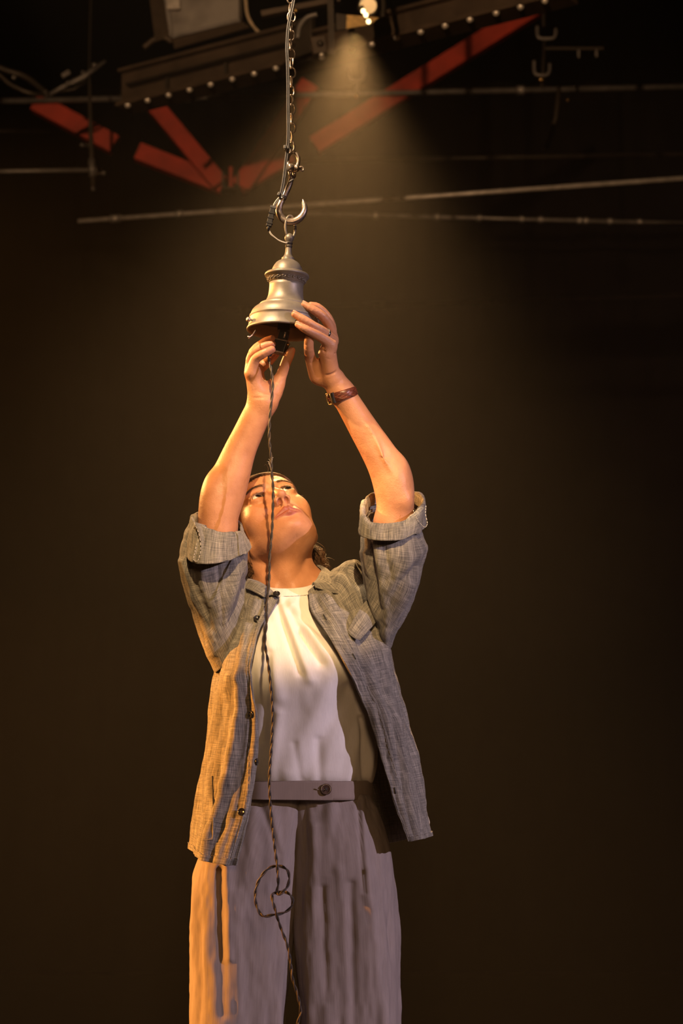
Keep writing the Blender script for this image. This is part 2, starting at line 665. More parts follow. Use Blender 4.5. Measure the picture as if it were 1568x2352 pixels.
def structure(name, data, mat, label, parent=None, smooth=False):
    o = part(name, mesh_from(name, *data), mat, parent, smooth) if parent else link(name, mesh_from(name, *data), mat, None, smooth)
    if parent is None: tag(o, label, None, kind='structure')
    return o


I3 = np.eye(3)
structure('floor', box_data((0, 1.4, -.05), I3, (6.5, 10.4, .05)), M['floor'], 'dark matte stage floor under the person')


def drape(name, a, b, z0, z1, label, amp=.09, n=220):
    """hanging cloth wall with soft vertical pleats"""
    a, b = np.asarray(a, float), np.asarray(b, float)
    u = np.linspace(0, 1, n); d = b - a; L = np.linalg.norm(d); nn = np.array([-d[1], d[0]]) / L
    off = amp * (np.sin(u * L * 9 + 1.7 * np.sin(u * L * 1.3)) * .6 + .4 * np.sin(u * L * 17 + 2))
    xy = a + u[:, None] * d + off[:, None] * nn
    G = np.stack([np.column_stack([xy, np.full(n, z)]) for z in np.linspace(z1, z0, 6)])
    o = link(name, grid_mesh(name, G, False), M['black_cloth'])
    tag(o, label, None, kind='structure')
    return o


drape('wall_back', (-6.3, 11.2), (6.3, 11.2), .01, 7, 'black cloth drape closing the back of the stage')
drape('wall_left', (-6.3, -8.5), (-6.3, 11.0), .01, 7, 'black cloth masking along the left of the stage', n=260)
drape('wall_right', (6.3, 11.0), (6.3, -8.5), .01, 7, 'black cloth masking along the right of the stage', n=260)
structure('ceiling', box_data((0, 1.4, 7.1), I3, (6.5, 10.4, .05)), M['black_cloth'], 'black ceiling high above the rig')

# ------------------------------------------------------------------ riveted girder across the top
ZG = P(1196, 12, 2.86)[2]
gA, gB = PZ(270, 244.5, ZG), PZ(1300, -14, ZG)
gd = gB - gA; gL = np.linalg.norm(gd); gu = gd / gL
gR = np.stack([gu, np.cross([0, 0, 1], gu), [0, 0, 1]], 1)      # along, back, up
girder = empty('steel_girder', gA, 'long dark steel girder with a row of pale rivets, sloping across the top', 'girder')


def gp(s, b, u):
    return gA + gR @ np.array([s, b, u])


def gbox(name, s0, s1, b0, b1, u0, u1, mat, parent):
    o = part(name, mesh_from(name, *box_data(gp((s0 + s1) / 2, (b0 + b1) / 2, (u0 + u1) / 2), gR, ((s1 - s0) / 2, (b1 - b0) / 2, (u1 - u0) / 2))), mat, parent, False)
    return bevel(o, .004)


sM = (PZ(690, 140, ZG) - gA) @ gu
gbox('web_plate', 0, sM - .02, .02, .034, .015, .15, M['girder'], girder)
gbox('web_plate', sM + .06, gL, .02, .034, .015, .10, M['girder'], girder)
gbox('bottom_flange', 0, gL, -.02, .10, -.006, .014, M['girder'], girder)
gbox('top_flange', 0, sM - .02, -.01, .10, .15, .165, M['girder'], girder)
gbox('top_flange', sM + .06, gL, -.01, .10, .10, .115, M['girder'], girder)
gbox('cable_tray', .06, sM - .03, -.03, .02, .075, .083, M['dark_steel'], girder)
gbox('splice_plate', sM - .02, sM + .06, -.012, .02, -.012, .17, M['dark_steel'], girder)
for s in (.25, .55):
    gbox('stiffener', s, s + .012, -.005, .02, .016, .075, M['dark_steel'], girder)


def dome_data(c, R, r, h, seg=10):
    prof = [(r, 0), (r * .95, h * .35), (r * .7, h * .75), (r * .3, h * .97), (.0004, h)]
    return lathe_data(prof, c, R, seg)


part('hanger', mesh_from('hanger', *bar(gB + np.array([0, .04, .05]), gB * [1, 1, 0] + [0, .04, 7.06], .015)), M['dark_steel'], girder)
down = np.stack([gR[:, 0], -gR[:, 1], -gR[:, 2]], 1)
rm = mesh_from('rivet', *dome_data((0, 0, 0), down, .0135, .014))
rm.materials.append(M['bolt'])
RIV = [295, 341, 389, 437, 485, 535, 585, 635, 740, 808, 855, 913, 967, 1023, 1080, 1140, 1196, 1252]
for x in RIV:
    y = 12 + (1196 - x) * .2515
    s = (PZ(x, y, ZG) - gA) @ gu
    o = bpy.data.objects.new('rivet', rm); COL.objects.link(o)
    o.parent = girder
    o.location = Vector(gp(s, -.004, -.006) - gA)
rm.polygons.foreach_set('use_smooth', np.ones(len(rm.polygons), bool))

# ------------------------------------------------------------------ red diagonal braces behind
YR = 6.2


def brace(a, b, wpx, label, Y=YR):
    A, B = P(*a, Y), P(*b, Y)
    w = wpx / SC(Y)
    e = empty('red_brace', A, label, 'brace', 'red diagonal braces')
    R = frame_from(B - A, (0, 1, 0)); L = np.linalg.norm(B - A)
    # channel section: web facing the audience, two lips behind
    for n_, c, s in (('web', (0, 0), (w / 2, .006)), ('lip', (w / 2 - .006, .03), (.006, .03)), ('lip', (-w / 2 + .006, .03), (.006, .03))):
        sgn = 1 if (R[:, 1] @ np.array([0, 1, 0])) > 0 else -1
        o = part(n_, mesh_from(n_, *box_data((A + B) / 2 + R[:, 0] * c[0] + R[:, 1] * c[1] * sgn, R, (s[0], s[1], L / 2))), M['red_steel'], e, False)
    return e


brace((722, 332), (1240, 8), 44, 'long red diagonal brace rising to the right of the chain')
brace((338, 220), (505, 420), 40, 'red brace running steeply down below the girder, left of the chain')
brace((316, 346), (512, 424), 42, 'red brace sloping gently down to the right at lower left of the chain', 6.268)
brace((552, 428), (712, 190), 46, 'red brace rising steeply just left of the chain')
brace((548, 426), (668, 352), 42, 'short red brace rising gently to the chain hook', 6.268)
brace((80, 232), (262, 330), 44, 'dim red brace at the far left behind the hanging rod')
stub = empty('red_post', P(530, 430, 6.19), 'short upright red post between the two pairs of red braces', 'post')
part('web', mesh_from('web', *beam(P(530, 432, 6.19), P(530, 385, 6.19), .018, .03)), M['red_steel'], stub, False)
part('foot_plate', mesh_from('foot_plate', *beam(P(518, 436, 6.18), P(542, 436, 6.18), .02, .05)), M['dark_steel'], stub, False)
node_ = empty('gusset_plate', P(527, 420, 6.19), 'dark gusset plate where the red braces meet', 'plate')
part('plate', mesh_from('plate', *beam(P(512, 436, 6.185), P(512, 395, 6.185), .012, .02)), M['dark_steel'], node_, False)
part('plate', mesh_from('plate', *beam(P(546, 436, 6.185), P(546, 395, 6.185), .012, .02)), M['dark_steel'], node_, False)


# ------------------------------------------------------------------ pipes and battens
def pipe(name, a, b, Yb, r, mat, label, cat='pipe', clamps=(), cm='bolt', horiz=True):
    B = P(*b, Yb)
    A = PZ(*a, B[2]) if horiz else P(*a, Yb)
    e = empty(name, A, label, cat)
    part('tube', mesh_from('tube', *bar(A, B, r)), mat, e)
    for q_, x_ in ((A, a[0]), (B, b[0])):
        if x_ < -50 or x_ > 1620 or a[1] < -50:        # drop wires to the ceiling, beside the picture
            part('drop_wire', mesh_from('drop_wire', *bar(q_, np.array([q_[0], q_[1], 7.06]), .004, 6)), M['dark_steel'], e)
    d = (B - A) / np.linalg.norm(B - A)
    R = frame_from(d, (0, 1, 0))
    for i, (x, k) in enumerate(clamps):
        t = (x - a[0]) / (b[0] - a[0])
        # perspective-correct position along the pipe
        da, db = (A - CC) @ CF, (B - CC) @ CF
        tt = t * da / (db + t * (da - db))
        c = A + (B - A) * tt
        v, f = lathe_data([(r * 1.02, -r * k), (r * 1.7, -r * k), (r * 1.7, r * k), (r * 1.02, r * k)], c, R, 14)
        cl = part('clamp', mesh_from('clamp', v, f), M['grey_steel'], e, False)
        part('clamp_bolt', mesh_from('clamp_bolt', *dome_data(c + np.array([0, -r * 1.6, -r * .4]), np.stack([[1, 0, 0], [0, 0, 1], [0, -1, 0]], 1).astype(float), r * 1.0, r * .9)), M[cm], cl)
    return e


pipe('rigging_pipe', (-160, 236), (1730, 196), 6.168, .0145, M['grey_steel'], 'grey rigging pipe crossing the rig just above the red V braces', horiz=False, clamps=((1195, 1.3), (430, 1.0)))
pipe('pale_batten', (180, 508), (1760, 396), 4.6, .011, M['pale_steel'], 'pale batten rising to the right behind the hook', 'batten', clamps=((412, 1.5), (265, 2.4)))
pipe('dotted_pipe', (640, 489), (1760, 518), 5.6, .010, M['grey_steel'], 'thin dark pipe with small shiny clamps below the pale batten', horiz=False,
     clamps=tuple((x, 1.2) for x in (863, 1003, 1100, 1198, 1241, 1330, 1345, 1400, 1468)))
pipe('dark_pipe', (560, 372), (1760, 351), 7.5, .012, M['dark_steel'], 'dim dark pipe between the red brace and the pale batten')
pipe('side_pipe', (-200, 397), (232, 390), 5.6, .010, M['grey_steel'], 'thin grey pipe at the left edge below the dim red brace', clamps=((214, 1.6),), cm='grey_steel')
pipe('low_batten', (500, 714), (1760, 672), 8.6, .012, M['dark_steel'], 'dim low batten far behind the bell lamp', 'batten', clamps=((560, 3.0), (868, 3.5), (1130, 6)), cm='dark_steel')
pipe('upper_side_pipe', (-200, 300), (140, 304), 7.0, .010, M['dark_steel'], 'dim dark pipe at the left edge above the thin grey pipe')


def knob(c, r, mat, parent, name='bolt'):
    R = np.stack([[1, 0, 0], [0, 0, 1], [0, -1, 0]], 1).astype(float)
    v, f = lathe_data([(r * .5, -r), (r, -r * .6), (r, .3 * r), (r * .75, .8 * r), (r * .3, r), (.0003, r)], c, R, 12)
    return part(name, mesh_from(name, v, f), mat, parent)


# right hanging clamp assembly
h = empty('hanging_clamp', P(1262, 345, 5.0), 'dark hanging clamp and drop rod on the right of the grey rigging pipe', 'clamp')
part('rod', mesh_from('rod', *tube_data([P(1283, 205, 5.0), P(1276, 270, 5.0), P(1258, 330, 5.0), P(1252, 345, 5.0)], .010, 10)), M['dark_steel'], h)
part('rod', mesh_from('rod', *tube_data([P(1248, -60, 5.0) * [1, 1, 0] + [0, 0, 7.06], P(1248, 62, 5.0)], .008, 10)), M['dark_steel'], h)
for y0, y1, x0, x1 in ((60, 88, 1233, 1276), (140, 172, 1226, 1262)):
    pts = [P(x0, y0, 4.98), P(x0 + 1, y1 - 8, 4.98), P(x0 + 8, y1, 4.98), P(x1 - 8, y1, 4.98), P(x1 - 1, y1 - 8, 4.98), P(x1, y0 + 6, 4.98)]
    part('u_bolt', mesh_from('u_bolt', *tube_data(cr(pts, 24), .008, 8)), M['grey_steel'], h)
part('rod', mesh_from('rod', *tube_data([P(1250, 86, 4.99), P(1246, 168, 4.99), P(1243, 200, 4.99)], .007, 8)), M['dark_steel'], h)
knob(P(1243, 183, 4.96), .013, M['gold'], h, 'tail_knob')
knob(P(1303, 230, 4.97), .008, M['gold'], h, 'bolt')
knob(P(1251, 345, 4.97), .009, M['grey_steel'], h, 'bolt')
for x, y in ((1328, 124), (1369, 123)):
    part('bracket', mesh_from('bracket', *beam(P(x, y - 8, 4.97), P(x, y + 8, 4.97), .010, .010)), M['grey_steel'], h, False)
part('cross_arm', mesh_from('cross_arm', *beam(P(1246, 112, 5.0), P(1385, 112, 5.0), .012, .012)), M['dark_steel'], h, False)
# middle clamp in the beam of light
h = empty('pipe_clamp', P(815, 220, 4.9), 'hook clamp on the pipe in the brightest haze under the lamp', 'clamp')
part('jaw', mesh_from('jaw', *tube_data(cr([P(800, 160, 6.16), P(803, 180, 6.16), P(818, 184, 6.16), P(834, 178, 6.16), P(834, 150, 6.16)], 20), .0105, 8)), M['grey_steel'], h)
part('stem', mesh_from('stem', *tube_data([P(820, 186, 6.16), P(818, 214, 6.16)], .0115, 8)), M['grey_steel'], h)
knob(P(817, 219, 6.13), .012, M['gold'], h, 'tail_knob')
# left hanging rod
h = empty('hanging_rod', P(214, 436, 5.3), 'dark drop rod with small bolts hanging at the left', 'rod')
part('rod', mesh_from('rod', *tube_data([P(205, 150, 5.3) * [1, 1, 0] + [0, 0, 7.06], P(205, 150, 5.3), P(207, 260, 5.3), P(210, 350, 5.3), P(214, 436, 5.3)], [.004, .004, .010, .012, .012], 10)), M['dark_steel'], h)
part('sleeve', mesh_from('sleeve', *tube_data([P(210, 366, 5.3), P(212, 405, 5.3)], .016, 12)), M['grey_steel'], h)
for x, y in ((188, 333), (238, 398), (214, 434)):
    knob(P(x, y, 5.28), .009, M['grey_steel'], h)
    part('lug', mesh_from('lug', *beam(P(x, y, 5.29), P(211, y + 2, 5.3), .009, .009)), M['dark_steel'], h, False)
# pan arm at the upper left
h = empty('lamp_boom', P(106, 222, 5.28), 'pale jointed lamp boom at the upper left beside the girder end', 'lamp boom')
part('arm', mesh_from('arm', *tube_data([P(106, 222, 5.28), P(140, 202, 5.28), P(190, 178, 5.28), P(242, 140, 5.28)], [.008, .012, .014, .007], 10)), M['grey_steel'], h)
part('arm', mesh_from('arm', *tube_data([P(125, 212, 5.30), P(170, 205, 5.30), P(198, 186, 5.30)], .007, 8)), M['dark_steel'], h)
for x, y, r in ((106, 222, .012), (157, 192, .013), (216, 150, .012), (190, 166, .008)):
    knob(P(x, y, 5.25), r, M['grey_steel'], h, 'joint')
part('bracket', mesh_from('bracket', *beam(P(143, 176, 5.28), P(160, 166, 5.28), .02, .02)), M['grey_steel'], h, False)
h = empty('cable_swag', P(-20, 150, 4.6), 'dark cable swag drooping in at the upper left edge', 'cable')
part('cable', mesh_from('cable', *tube_data(cr([P(-160, -40, 4.6) * [1, 1, 0] + [0, 0, 7.06], P(-100, 40, 4.6), P(0, 172, 4.6), P(45, 205, 4.6), P(80, 216, 4.6), P(110, 218, 4.55)], 30), .010, 8)), M['dark_steel'], h)
part('cable', mesh_from('cable', *tube_data(cr([P(-60, 130, 4.7), P(10, 160, 4.7), P(60, 178, 4.7), P(108, 215, 4.65)], 30), .014, 8)), M['dark_steel'], h)
knob(P(32, 178, 4.57), .010, M['grey_steel'], h, 'clip')

# ------------------------------------------------------------------ flood light at the top
YF = 3.95
fl = empty('flood_light', P(470, 90, YF), 'flood light with a broad grey frosted front above the girder', 'stage light')
c = [P(372, -60, YF), P(552, -70, YF), P(552, 47, YF), P(394, 86, YF)]
bk = [p + np.array([0, .30, .12]) for p in c]
V = np.array(c + bk)
part('housing', mesh_from('housing', V, [(0, 4, 5, 1), (1, 5, 6, 2), (2, 6, 7, 3), (3, 7, 4, 0), (4, 7, 6, 5)]), M['dark_steel'], fl, False)
ctr = sum(c) / 4


def quad_slab(q, th, off):
    q = np.array(q); a = q + np.array([0, off, 0]); b = q + np.array([0, off + th, 0])
    return np.vstack([a, b]), [(0, 1, 2, 3), (7, 6, 5, 4), (0, 4, 5, 1), (1, 5, 6, 2), (2, 6, 7, 3), (3, 7, 4, 0)]


def frosted():
    m, t, b = nt('frosted_front')
    n = noise_node(t, 9, 2)
    t.links.new(ramp(t, n, [(.35, (.20, .18, .17)), (.65, (.34, .31, .29))]), b.inputs['Base Color'])
    b.inputs['Roughness'].default_value = .35
    return m


M['frost'] = frosted()
part('frosted_glass', mesh_from('frosted_glass', *quad_slab([ctr + (p - ctr) * .97 for p in c], .008, .012)), M['frost'], fl, False)
for i in range(4):
    a, b = c[i], c[(i + 1) % 4]
    part('frame_edge', mesh_from('frame_edge', *beam(a, b, .014, .02)), M['grey_steel' if i in (2, 3) else 'dark_steel'], fl, False)
part('barn_door', mesh_from('barn_door', *quad_slab([P(336, -60, YF - .03), P(368, -60, YF), P(390, 86, YF), P(356, 96, YF - .03)], .006, 0)), M['girder'], fl, False)
part('barn_door', mesh_from('barn_door', *quad_slab([P(396, 90, YF), P(556, 50, YF), P(575, 62, YF - .02), P(400, 112, YF - .02)], .006, 0)), M['girder'], fl, False)
part('reflector_clip', mesh_from('reflector_clip', *beam(P(398, -4, YF - .01), P(398, 22, YF - .01), .055, .02)), M['pale_steel'], fl, False)
part('yoke', mesh_from('yoke', *tube_data(cr([P(330, 110, YF), P(352, 92, YF), P(372, 84, YF), P(395, 96, YF)], 16), .012, 8)), M['girder'], fl)
part('hanger', mesh_from('hanger', *bar(P(470, -62, YF) + np.array([0, .15, 0]), P(470, -62, YF) * [1, 1, 0] + [0, .15, 7.06], .015)), M['dark_steel'], fl)
s = empty('safety_strap', P(566, -40, 3.85), 'tan strap end curling down beside the flood light', 'strap')
part('strap', mesh_from('strap', *tube_data(cr([P(560, -66, 3.9), P(564, 0, 3.85), P(568, 34, 3.85), P(580, 58, 3.85), P(597, 78, 3.85)], 30), .007, 8)), simple('tan_strap', (.55, .42, .28), .6), s)
part('strap_tip', mesh_from('strap_tip', *bar(P(594, 74, 3.85), P(599, 80, 3.85), .0085)), M['pale_steel'], s)

# ------------------------------------------------------------------ the lit lamp and its bracket
lamp = empty('stage_lamp', BACK_LAMP, 'lit stage lamp with glowing bulbs casting the hazy beam', 'stage light')
ax = P(672, 900, 0) - BACK_LAMP; ax /= np.linalg.norm(ax)
LR = frame_from(ax, (1, 0, 0))
M['lamp_lens'] = emit('lamp_lens', (1.0, .62, .25), .6)
LO = P(845, 12, 2.75)
part('housing', mesh_from('housing', *lathe_data([(.0, -.2), (.026, -.2), (.034, -.18), (.036, 0), (.038, .005), (.038, .02), (.034, .02), (.031, .0)], LO, LR, 28)), M['dark_steel'], lamp)
part('lens', mesh_from('lens', *lathe_data([(.0003, .010), (.016, .008), (.031, .002)], LO, LR, 28)), M['lamp_lens'], lamp)
for x, y in ((834, 25), (840, 34), (846, 49)):
    knob(P(x, y, 2.58), .0075, M['lamp_glow'], lamp, 'bulb')
part('bulb_bar', mesh_from('bulb_bar', *beam(P(829, 14, 2.6), P(850, 58, 2.6), .014, .012)), M['dark_steel'], lamp, False)
part('lit_haze_panel', mesh_from('lit_haze_panel', *quad_slab([P(796, 34, 2.72), P(870, 40, 2.72), P(850, 56, 2.72), P(795, 66, 2.72)], .005, 0)), simple('lit_haze_tone', (.75, .5, .2), .4, .5), lamp, False)  # brass-coloured slab standing in for lit haze behind the lamp
part('yoke', mesh_from('yoke', *tube_data(cr([P(878, 40, 2.75), P(880, 5, 2.75), P(870, -40, 2.75)], 14), .010, 8)), M['dark_steel'], lamp)
part('hanger', mesh_from('hanger', *bar(P(870, -40, 2.75), P(870, -40, 2.75) * [1, 1, 0] + [0, 0, 7.06], .012)), M['dark_steel'], lamp)
br = empty('hanging_bracket', P(745, 120, 2.7), 'dark upright bracket left of the lit lamp above the girder', 'bracket')
part('post', mesh_from('post', *beam(P(757, -40, 2.7), P(762, 128, 2.7), .022, .03)), M['dark_steel'], br, False)
part('plate', mesh_from('plate', *quad_slab([P(770, 30, 2.74), P(795, 34, 2.74), P(795, 66, 2.74), P(768, 70, 2.74)], .01, 0)), M['dark_steel'], br, False)
part('post', mesh_from('post', *bar(P(757, -38, 2.7), P(757, -38, 2.7) * [1, 1, 0] + [0, 0, 7.06], .012)), M['dark_steel'], br)
jb = part('junction_box', mesh_from('junction_box', *quad_slab([P(711, 84, 2.68), P(748, 78, 2.68), P(752, 118, 2.68), P(718, 124, 2.68)], .05, 0)), M['girder'], br, False)
bevel(jb, .006)
knob(P(735, 100, 2.675), .012, M['dark_steel'], jb, 'cover_knob')
knob(P(738, 126, 2.67), .008, M['bolt'], br, 'bolt')
part('arm', mesh_from('arm', *tube_data(cr([P(683, 88, 2.72), P(688, 60, 2.72), P(705, 40, 2.72), P(728, 33, 2.72)], 18), .009, 8)), M['grey_steel'], br)
part('rail', mesh_from('rail', *beam(P(600, 34, 2.8), P(780, 0, 2.8), .02, .03)), M['girder'], br, False)
knob(P(678, 24, 2.74), .009, M['gold'], br, 'bolt')

# ------------------------------------------------------------------ haze in the air
hz = bpy.data.materials.new('haze'); hz.use_nodes = True
t = hz.node_tree; t.nodes.clear()
out = t.nodes.new('ShaderNodeOutputMaterial'); vs = t.nodes.new('ShaderNodeVolumeScatter')
vs.inputs['Color'].default_value = (1.0, .93, .84, 1)
vs.inputs['Density'].default_value = 0.0033
vs.inputs['Anisotropy'].default_value = 0.25
t.links.new(vs.outputs[0], out.inputs['Volume'])
ho = link('haze', mesh_from('haze', *box_data((0, 1.35, 3.5), I3, (6.1, 9.6, 3.48))), hz, None, False)
tag(ho, 'thin warm stage haze filling the air around the lamp beam', 'haze', kind='stuff')


# ================================================================== chain, hook, bell lamp
def SP(pt):
    return FPX / ((np.asarray(pt) - CC) @ CF)      # pixels per metre at a point


YB = -.24
BT, BB = P(664, 548, YB), P(651, 764, YB)
bell_ax = (BT - BB) / np.linalg.norm(BT - BB)
BR = frame_from(bell_ax, (0, 1, 0))
sB = SP(BB)
kz = np.linalg.norm(BT - BB) / (764 - 548)       # metres per image pixel along the axis


def bz(y):
    return (764 - y) * kz


def bp(prof):
    return [(r / sB, bz(y)) for r, y in prof]


def rounded(prof, n=4):
    return prof


lampT = empty('pendant_lamp', BT, 'aged bronze bell shaped pendant lamp hanging from the hook by a ring', 'lamp')
part('finial_ball', mesh_from('finial_ball', *lathe_data(bp([(.3, 536), (5, 537), (9, 541), (11, 546), (10.5, 550), (8, 554), (6.5, 557)]), BB, BR, 32)), M['bronze'], lampT)
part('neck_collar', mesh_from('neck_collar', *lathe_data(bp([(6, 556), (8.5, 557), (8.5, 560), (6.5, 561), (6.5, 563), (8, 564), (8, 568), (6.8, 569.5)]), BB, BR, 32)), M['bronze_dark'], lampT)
part('stem', mesh_from('stem', *lathe_data(bp([(6.6, 569), (7, 574), (7.6, 580), (9, 586), (12, 591), (14.5, 593), (14.8, 594.5), (14, 595.5), (15.4, 597), (15.6, 598.5), (14, 600)]), BB, BR, 40)), M['bronze'], lampT)
part('dome', mesh_from('dome', *lathe_data(bp([(13, 598), (17, 599), (22, 601.5), (27, 605.5), (31, 611), (34, 617), (35.5, 622), (36.4, 627)]), BB, BR, 56)), M['bronze'], lampT)
col = part('collar', mesh_from('collar', *lathe_data(bp([(34, 626), (44, 628), (49, 630), (51, 632), (51.6, 634.5), (50.8, 637), (49, 638), (46.5, 641), (43, 646), (41, 650), (39.5, 653), (36, 654)]), BB, BR, 64)), M['bronze'], lampT)
# scroll ornament cast into the band under the collar
orn = []
for i in range(22):
    a = 2 * np.pi * i / 22
    rad = np.array([np.cos(a), np.sin(a), 0]); tg = np.array([-np.sin(a), np.cos(a), 0])
    sp = []
    for q in np.linspace(0, 1, 12):
        th = q * 3.6 * np.pi / 2; rr = (5.2 * (1 - q * .75)) / sB
        y = 645 + math.sin(th) * rr * sB * .62
        rz = 46.5 - (y - 641) * .72
        sp.append(BB + BR @ (rad * (rz + .6) / sB + tg * math.cos(th) * rr + np.array([0, 0, bz(y)])))
    orn.append(tube_data(sp, np.linspace(1.5, 1.0, 12) / sB, 6))
part('scroll_ornament', mesh_from('scroll_ornament', *join_data(orn)), M['bronze'], col)
part('body', mesh_from('body', *lathe_data(bp([(36, 652), (39.6, 653), (39.2, 660), (39.4, 670), (40.4, 680), (42.2, 687), (45.2, 693.5), (48.6, 698), (52, 700.5)]), BB, BR, 64)), M['bronze'], lampT)
part('shoulder', mesh_from('shoulder', *lathe_data(bp([(50, 699.5), (54, 700), (58, 701.5), (59.8, 703.5), (59, 705.5), (61, 706.5), (66, 709), (71, 713), (75, 718), (77.6, 724), (78.6, 729)]), BB, BR, 72)), M['bronze'], lampT)
part('rim_band', mesh_from('rim_band', *lathe_data(bp([(77.5, 728), (80.5, 729.5), (81.2, 732), (79.8, 733.5), (80, 738), (81, 746), (82.2, 753), (84, 757), (85.2, 759.5), (85, 762), (83, 763.5), (81, 762), (80, 757), (78.5, 745), (77, 733)]), BB, BR, 80)), M['bronze'], lampT)
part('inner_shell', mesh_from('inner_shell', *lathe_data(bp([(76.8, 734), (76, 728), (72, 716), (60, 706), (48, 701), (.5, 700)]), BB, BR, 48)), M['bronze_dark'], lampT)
part('socket_mount', mesh_from('socket_mount', *box_data(BB + BR @ np.array([0, 0, bz(732)]), BR, (.012, .012, bz(700) / 2 * .9))), M['black_plastic'], lampT, False)
# set screw and clip on the rim
a = math.radians(180 + 22)


def rimdir(a):
    return BR[:, 0] * math.cos(a) + BR[:, 1] * math.sin(a)


def rim_screw(px, py, nm, k=1.0):
    c = P(px, py, YB)
    off = (c - BB); off -= bell_ax * (off @ bell_ax)
    # angle on the audience side at this sideways offset
    x = off @ np.array([1, 0, 0]); r = 83 / sB
    x = np.clip(x, -r * .985, r * .985)
    p = BB + np.array([x, -math.sqrt(r * r - x * x), 0]) + bell_ax * bz(py + 0)
    out_ = np.array([x, -math.sqrt(r * r - x * x), 0]) / r
    R = frame_from(out_, (0, 0, 1))
    sc = part(nm, mesh_from(nm, *lathe_data([(.0022 * k, -.004), (.0022 * k, .004), (.0048 * k, .0042), (.0052 * k, .0062), (.0048 * k, .0095), (.003 * k, .0105), (.0002, .0108)], p, R, 20)), M['hook_steel'], lampT)
    return sc


rim_screw(579, 745, 'set_screw')
rim_screw(728, 741, 'set_screw', .8)
part('spring_clip', mesh_from('spring_clip', *tube_data(cr([P(587, 758, YB - .03), P(582, 766, YB - .05), P(576, 772, YB - .055), P(569, 775, YB - .055)], 12), [.0012] * 9 + [.002, .0028, .003], 8)), M['hook_steel'], lampT)

# hanging ring between ball and hook
ringT = empty('hanging_ring', P(667, 520, YB), 'oval bronze ring joining the bell lamp to the hook', 'ring')
a = np.linspace(0, 2 * np.pi, 48, endpoint=False)
rc = P(666.5, 521.5, YB)
pts = [rc + np.array([11.2 / sB * math.cos(q), .006 * math.cos(q), 27 / sB * math.sin(q)]) for q in a]
part('loop', mesh_from('loop', *tube_data(pts, 2.7 / sB, 10, closed=True)), M['bronze'], ringT)
part('weld_seam', mesh_from('weld_seam', *bar(pts[0] + np.array([0, 0, -.004]), pts[0] + np.array([0, 0, .004]), 3.0 / sB)), M['bronze_dark'], ringT)

# hook
hook = empty('lifting_hook', P(668, 510, YB), 'rusty steel lifting hook carrying the bell lamp', 'hook')
hp = [(669, 404), (667, 418), (662, 431), (655, 445), (647, 460), (641.5, 474), (641, 487), (646, 499), (656, 507), (669, 509.5), (683, 505), (693, 496), (699, 484), (699.5, 473), (697, 464), (695, 457.5)]
hr = [4.5, 6, 6.8, 7, 7.4, 7.8, 8.0, 8.2, 8.4, 8.6, 8.4, 7.6, 6.8, 5.6, 3.8, .9]
hpath = cr([P(x, y, YB) for x, y in hp], 90)
hrad = np.interp(np.linspace(0, 1, 90), np.linspace(0, 1, len(hr)), hr) / sB
part('shank', mesh_from('shank', *tube_data(hpath, hrad, 18)), M['hook_steel'], hook)
ey = P(671, 398, YB)
pts = [ey + np.array([.004 * math.cos(q), 8.5 / sB * math.cos(q), 10 / sB * math.sin(q)]) for q in a]
part('eye', mesh_from('eye', *tube_data(pts, 4.2 / sB, 10, closed=True)), M['hook_steel'], hook)
part('latch_pin', mesh_from('latch_pin', *bar(P(664, 418, YB - .008), P(674, 412, YB - .008), 2.4 / sB)), M['tie'], hook)

# shackle
sh = empty('bow_shackle', P(672, 370, YB), 'steel bow shackle with screw pin linking chain and hook', 'shackle')
bow = [(666, 392), (662, 380), (661, 366), (665, 354), (673, 349.5), (681, 354), (685, 364), (684, 376), (680, 388)]
bd = [-.012, -.012, -.008, -.002, 0, 0, 0, 0, 0]
part('bow', mesh_from('bow', *tube_data(cr([P(x, y, YB + d) for (x, y), d in zip(bow, bd)], 50), np.interp(np.linspace(0, 1, 50), [0, .5, 1], [4.6, 4.0, 4.8]) / sB, 14)), M['hook_steel'], sh)
RX = frame_from(P(694, 388, YB) - P(664, 384, YB - .014), (0, 0, 1))
c0 = P(666, 385, YB - .014)
part('pin_boss', mesh_from('pin_boss', *lathe_data([(.0003, -.006), (.0062, -.006), (.0085, -.003), (.0085, .004), (.0062, .007), (.003, .007)], c0, RX, 22)), M['hook_steel'], sh)
part('pin_boss', mesh_from('pin_boss', *lathe_data([(.003, -.004), (.007, -.004), (.0078, 0), (.007, .004), (.003, .004)], P(680, 386.5, YB - .004), RX, 22)), M['hook_steel'], sh)
pinp = part('pin', mesh_from('pin', *bar(c0, P(690, 388, YB), .0035)), M['chain_steel'], sh)
pts = [P(692, 388, YB) + RX @ np.array([0, .0045 * math.cos(q), .0045 * math.sin(q)]) for q in a[::3]]
part('pin_eye', mesh_from('pin_eye', *tube_data(pts, .0017, 8, closed=True)), M['chain_steel'], pinp)

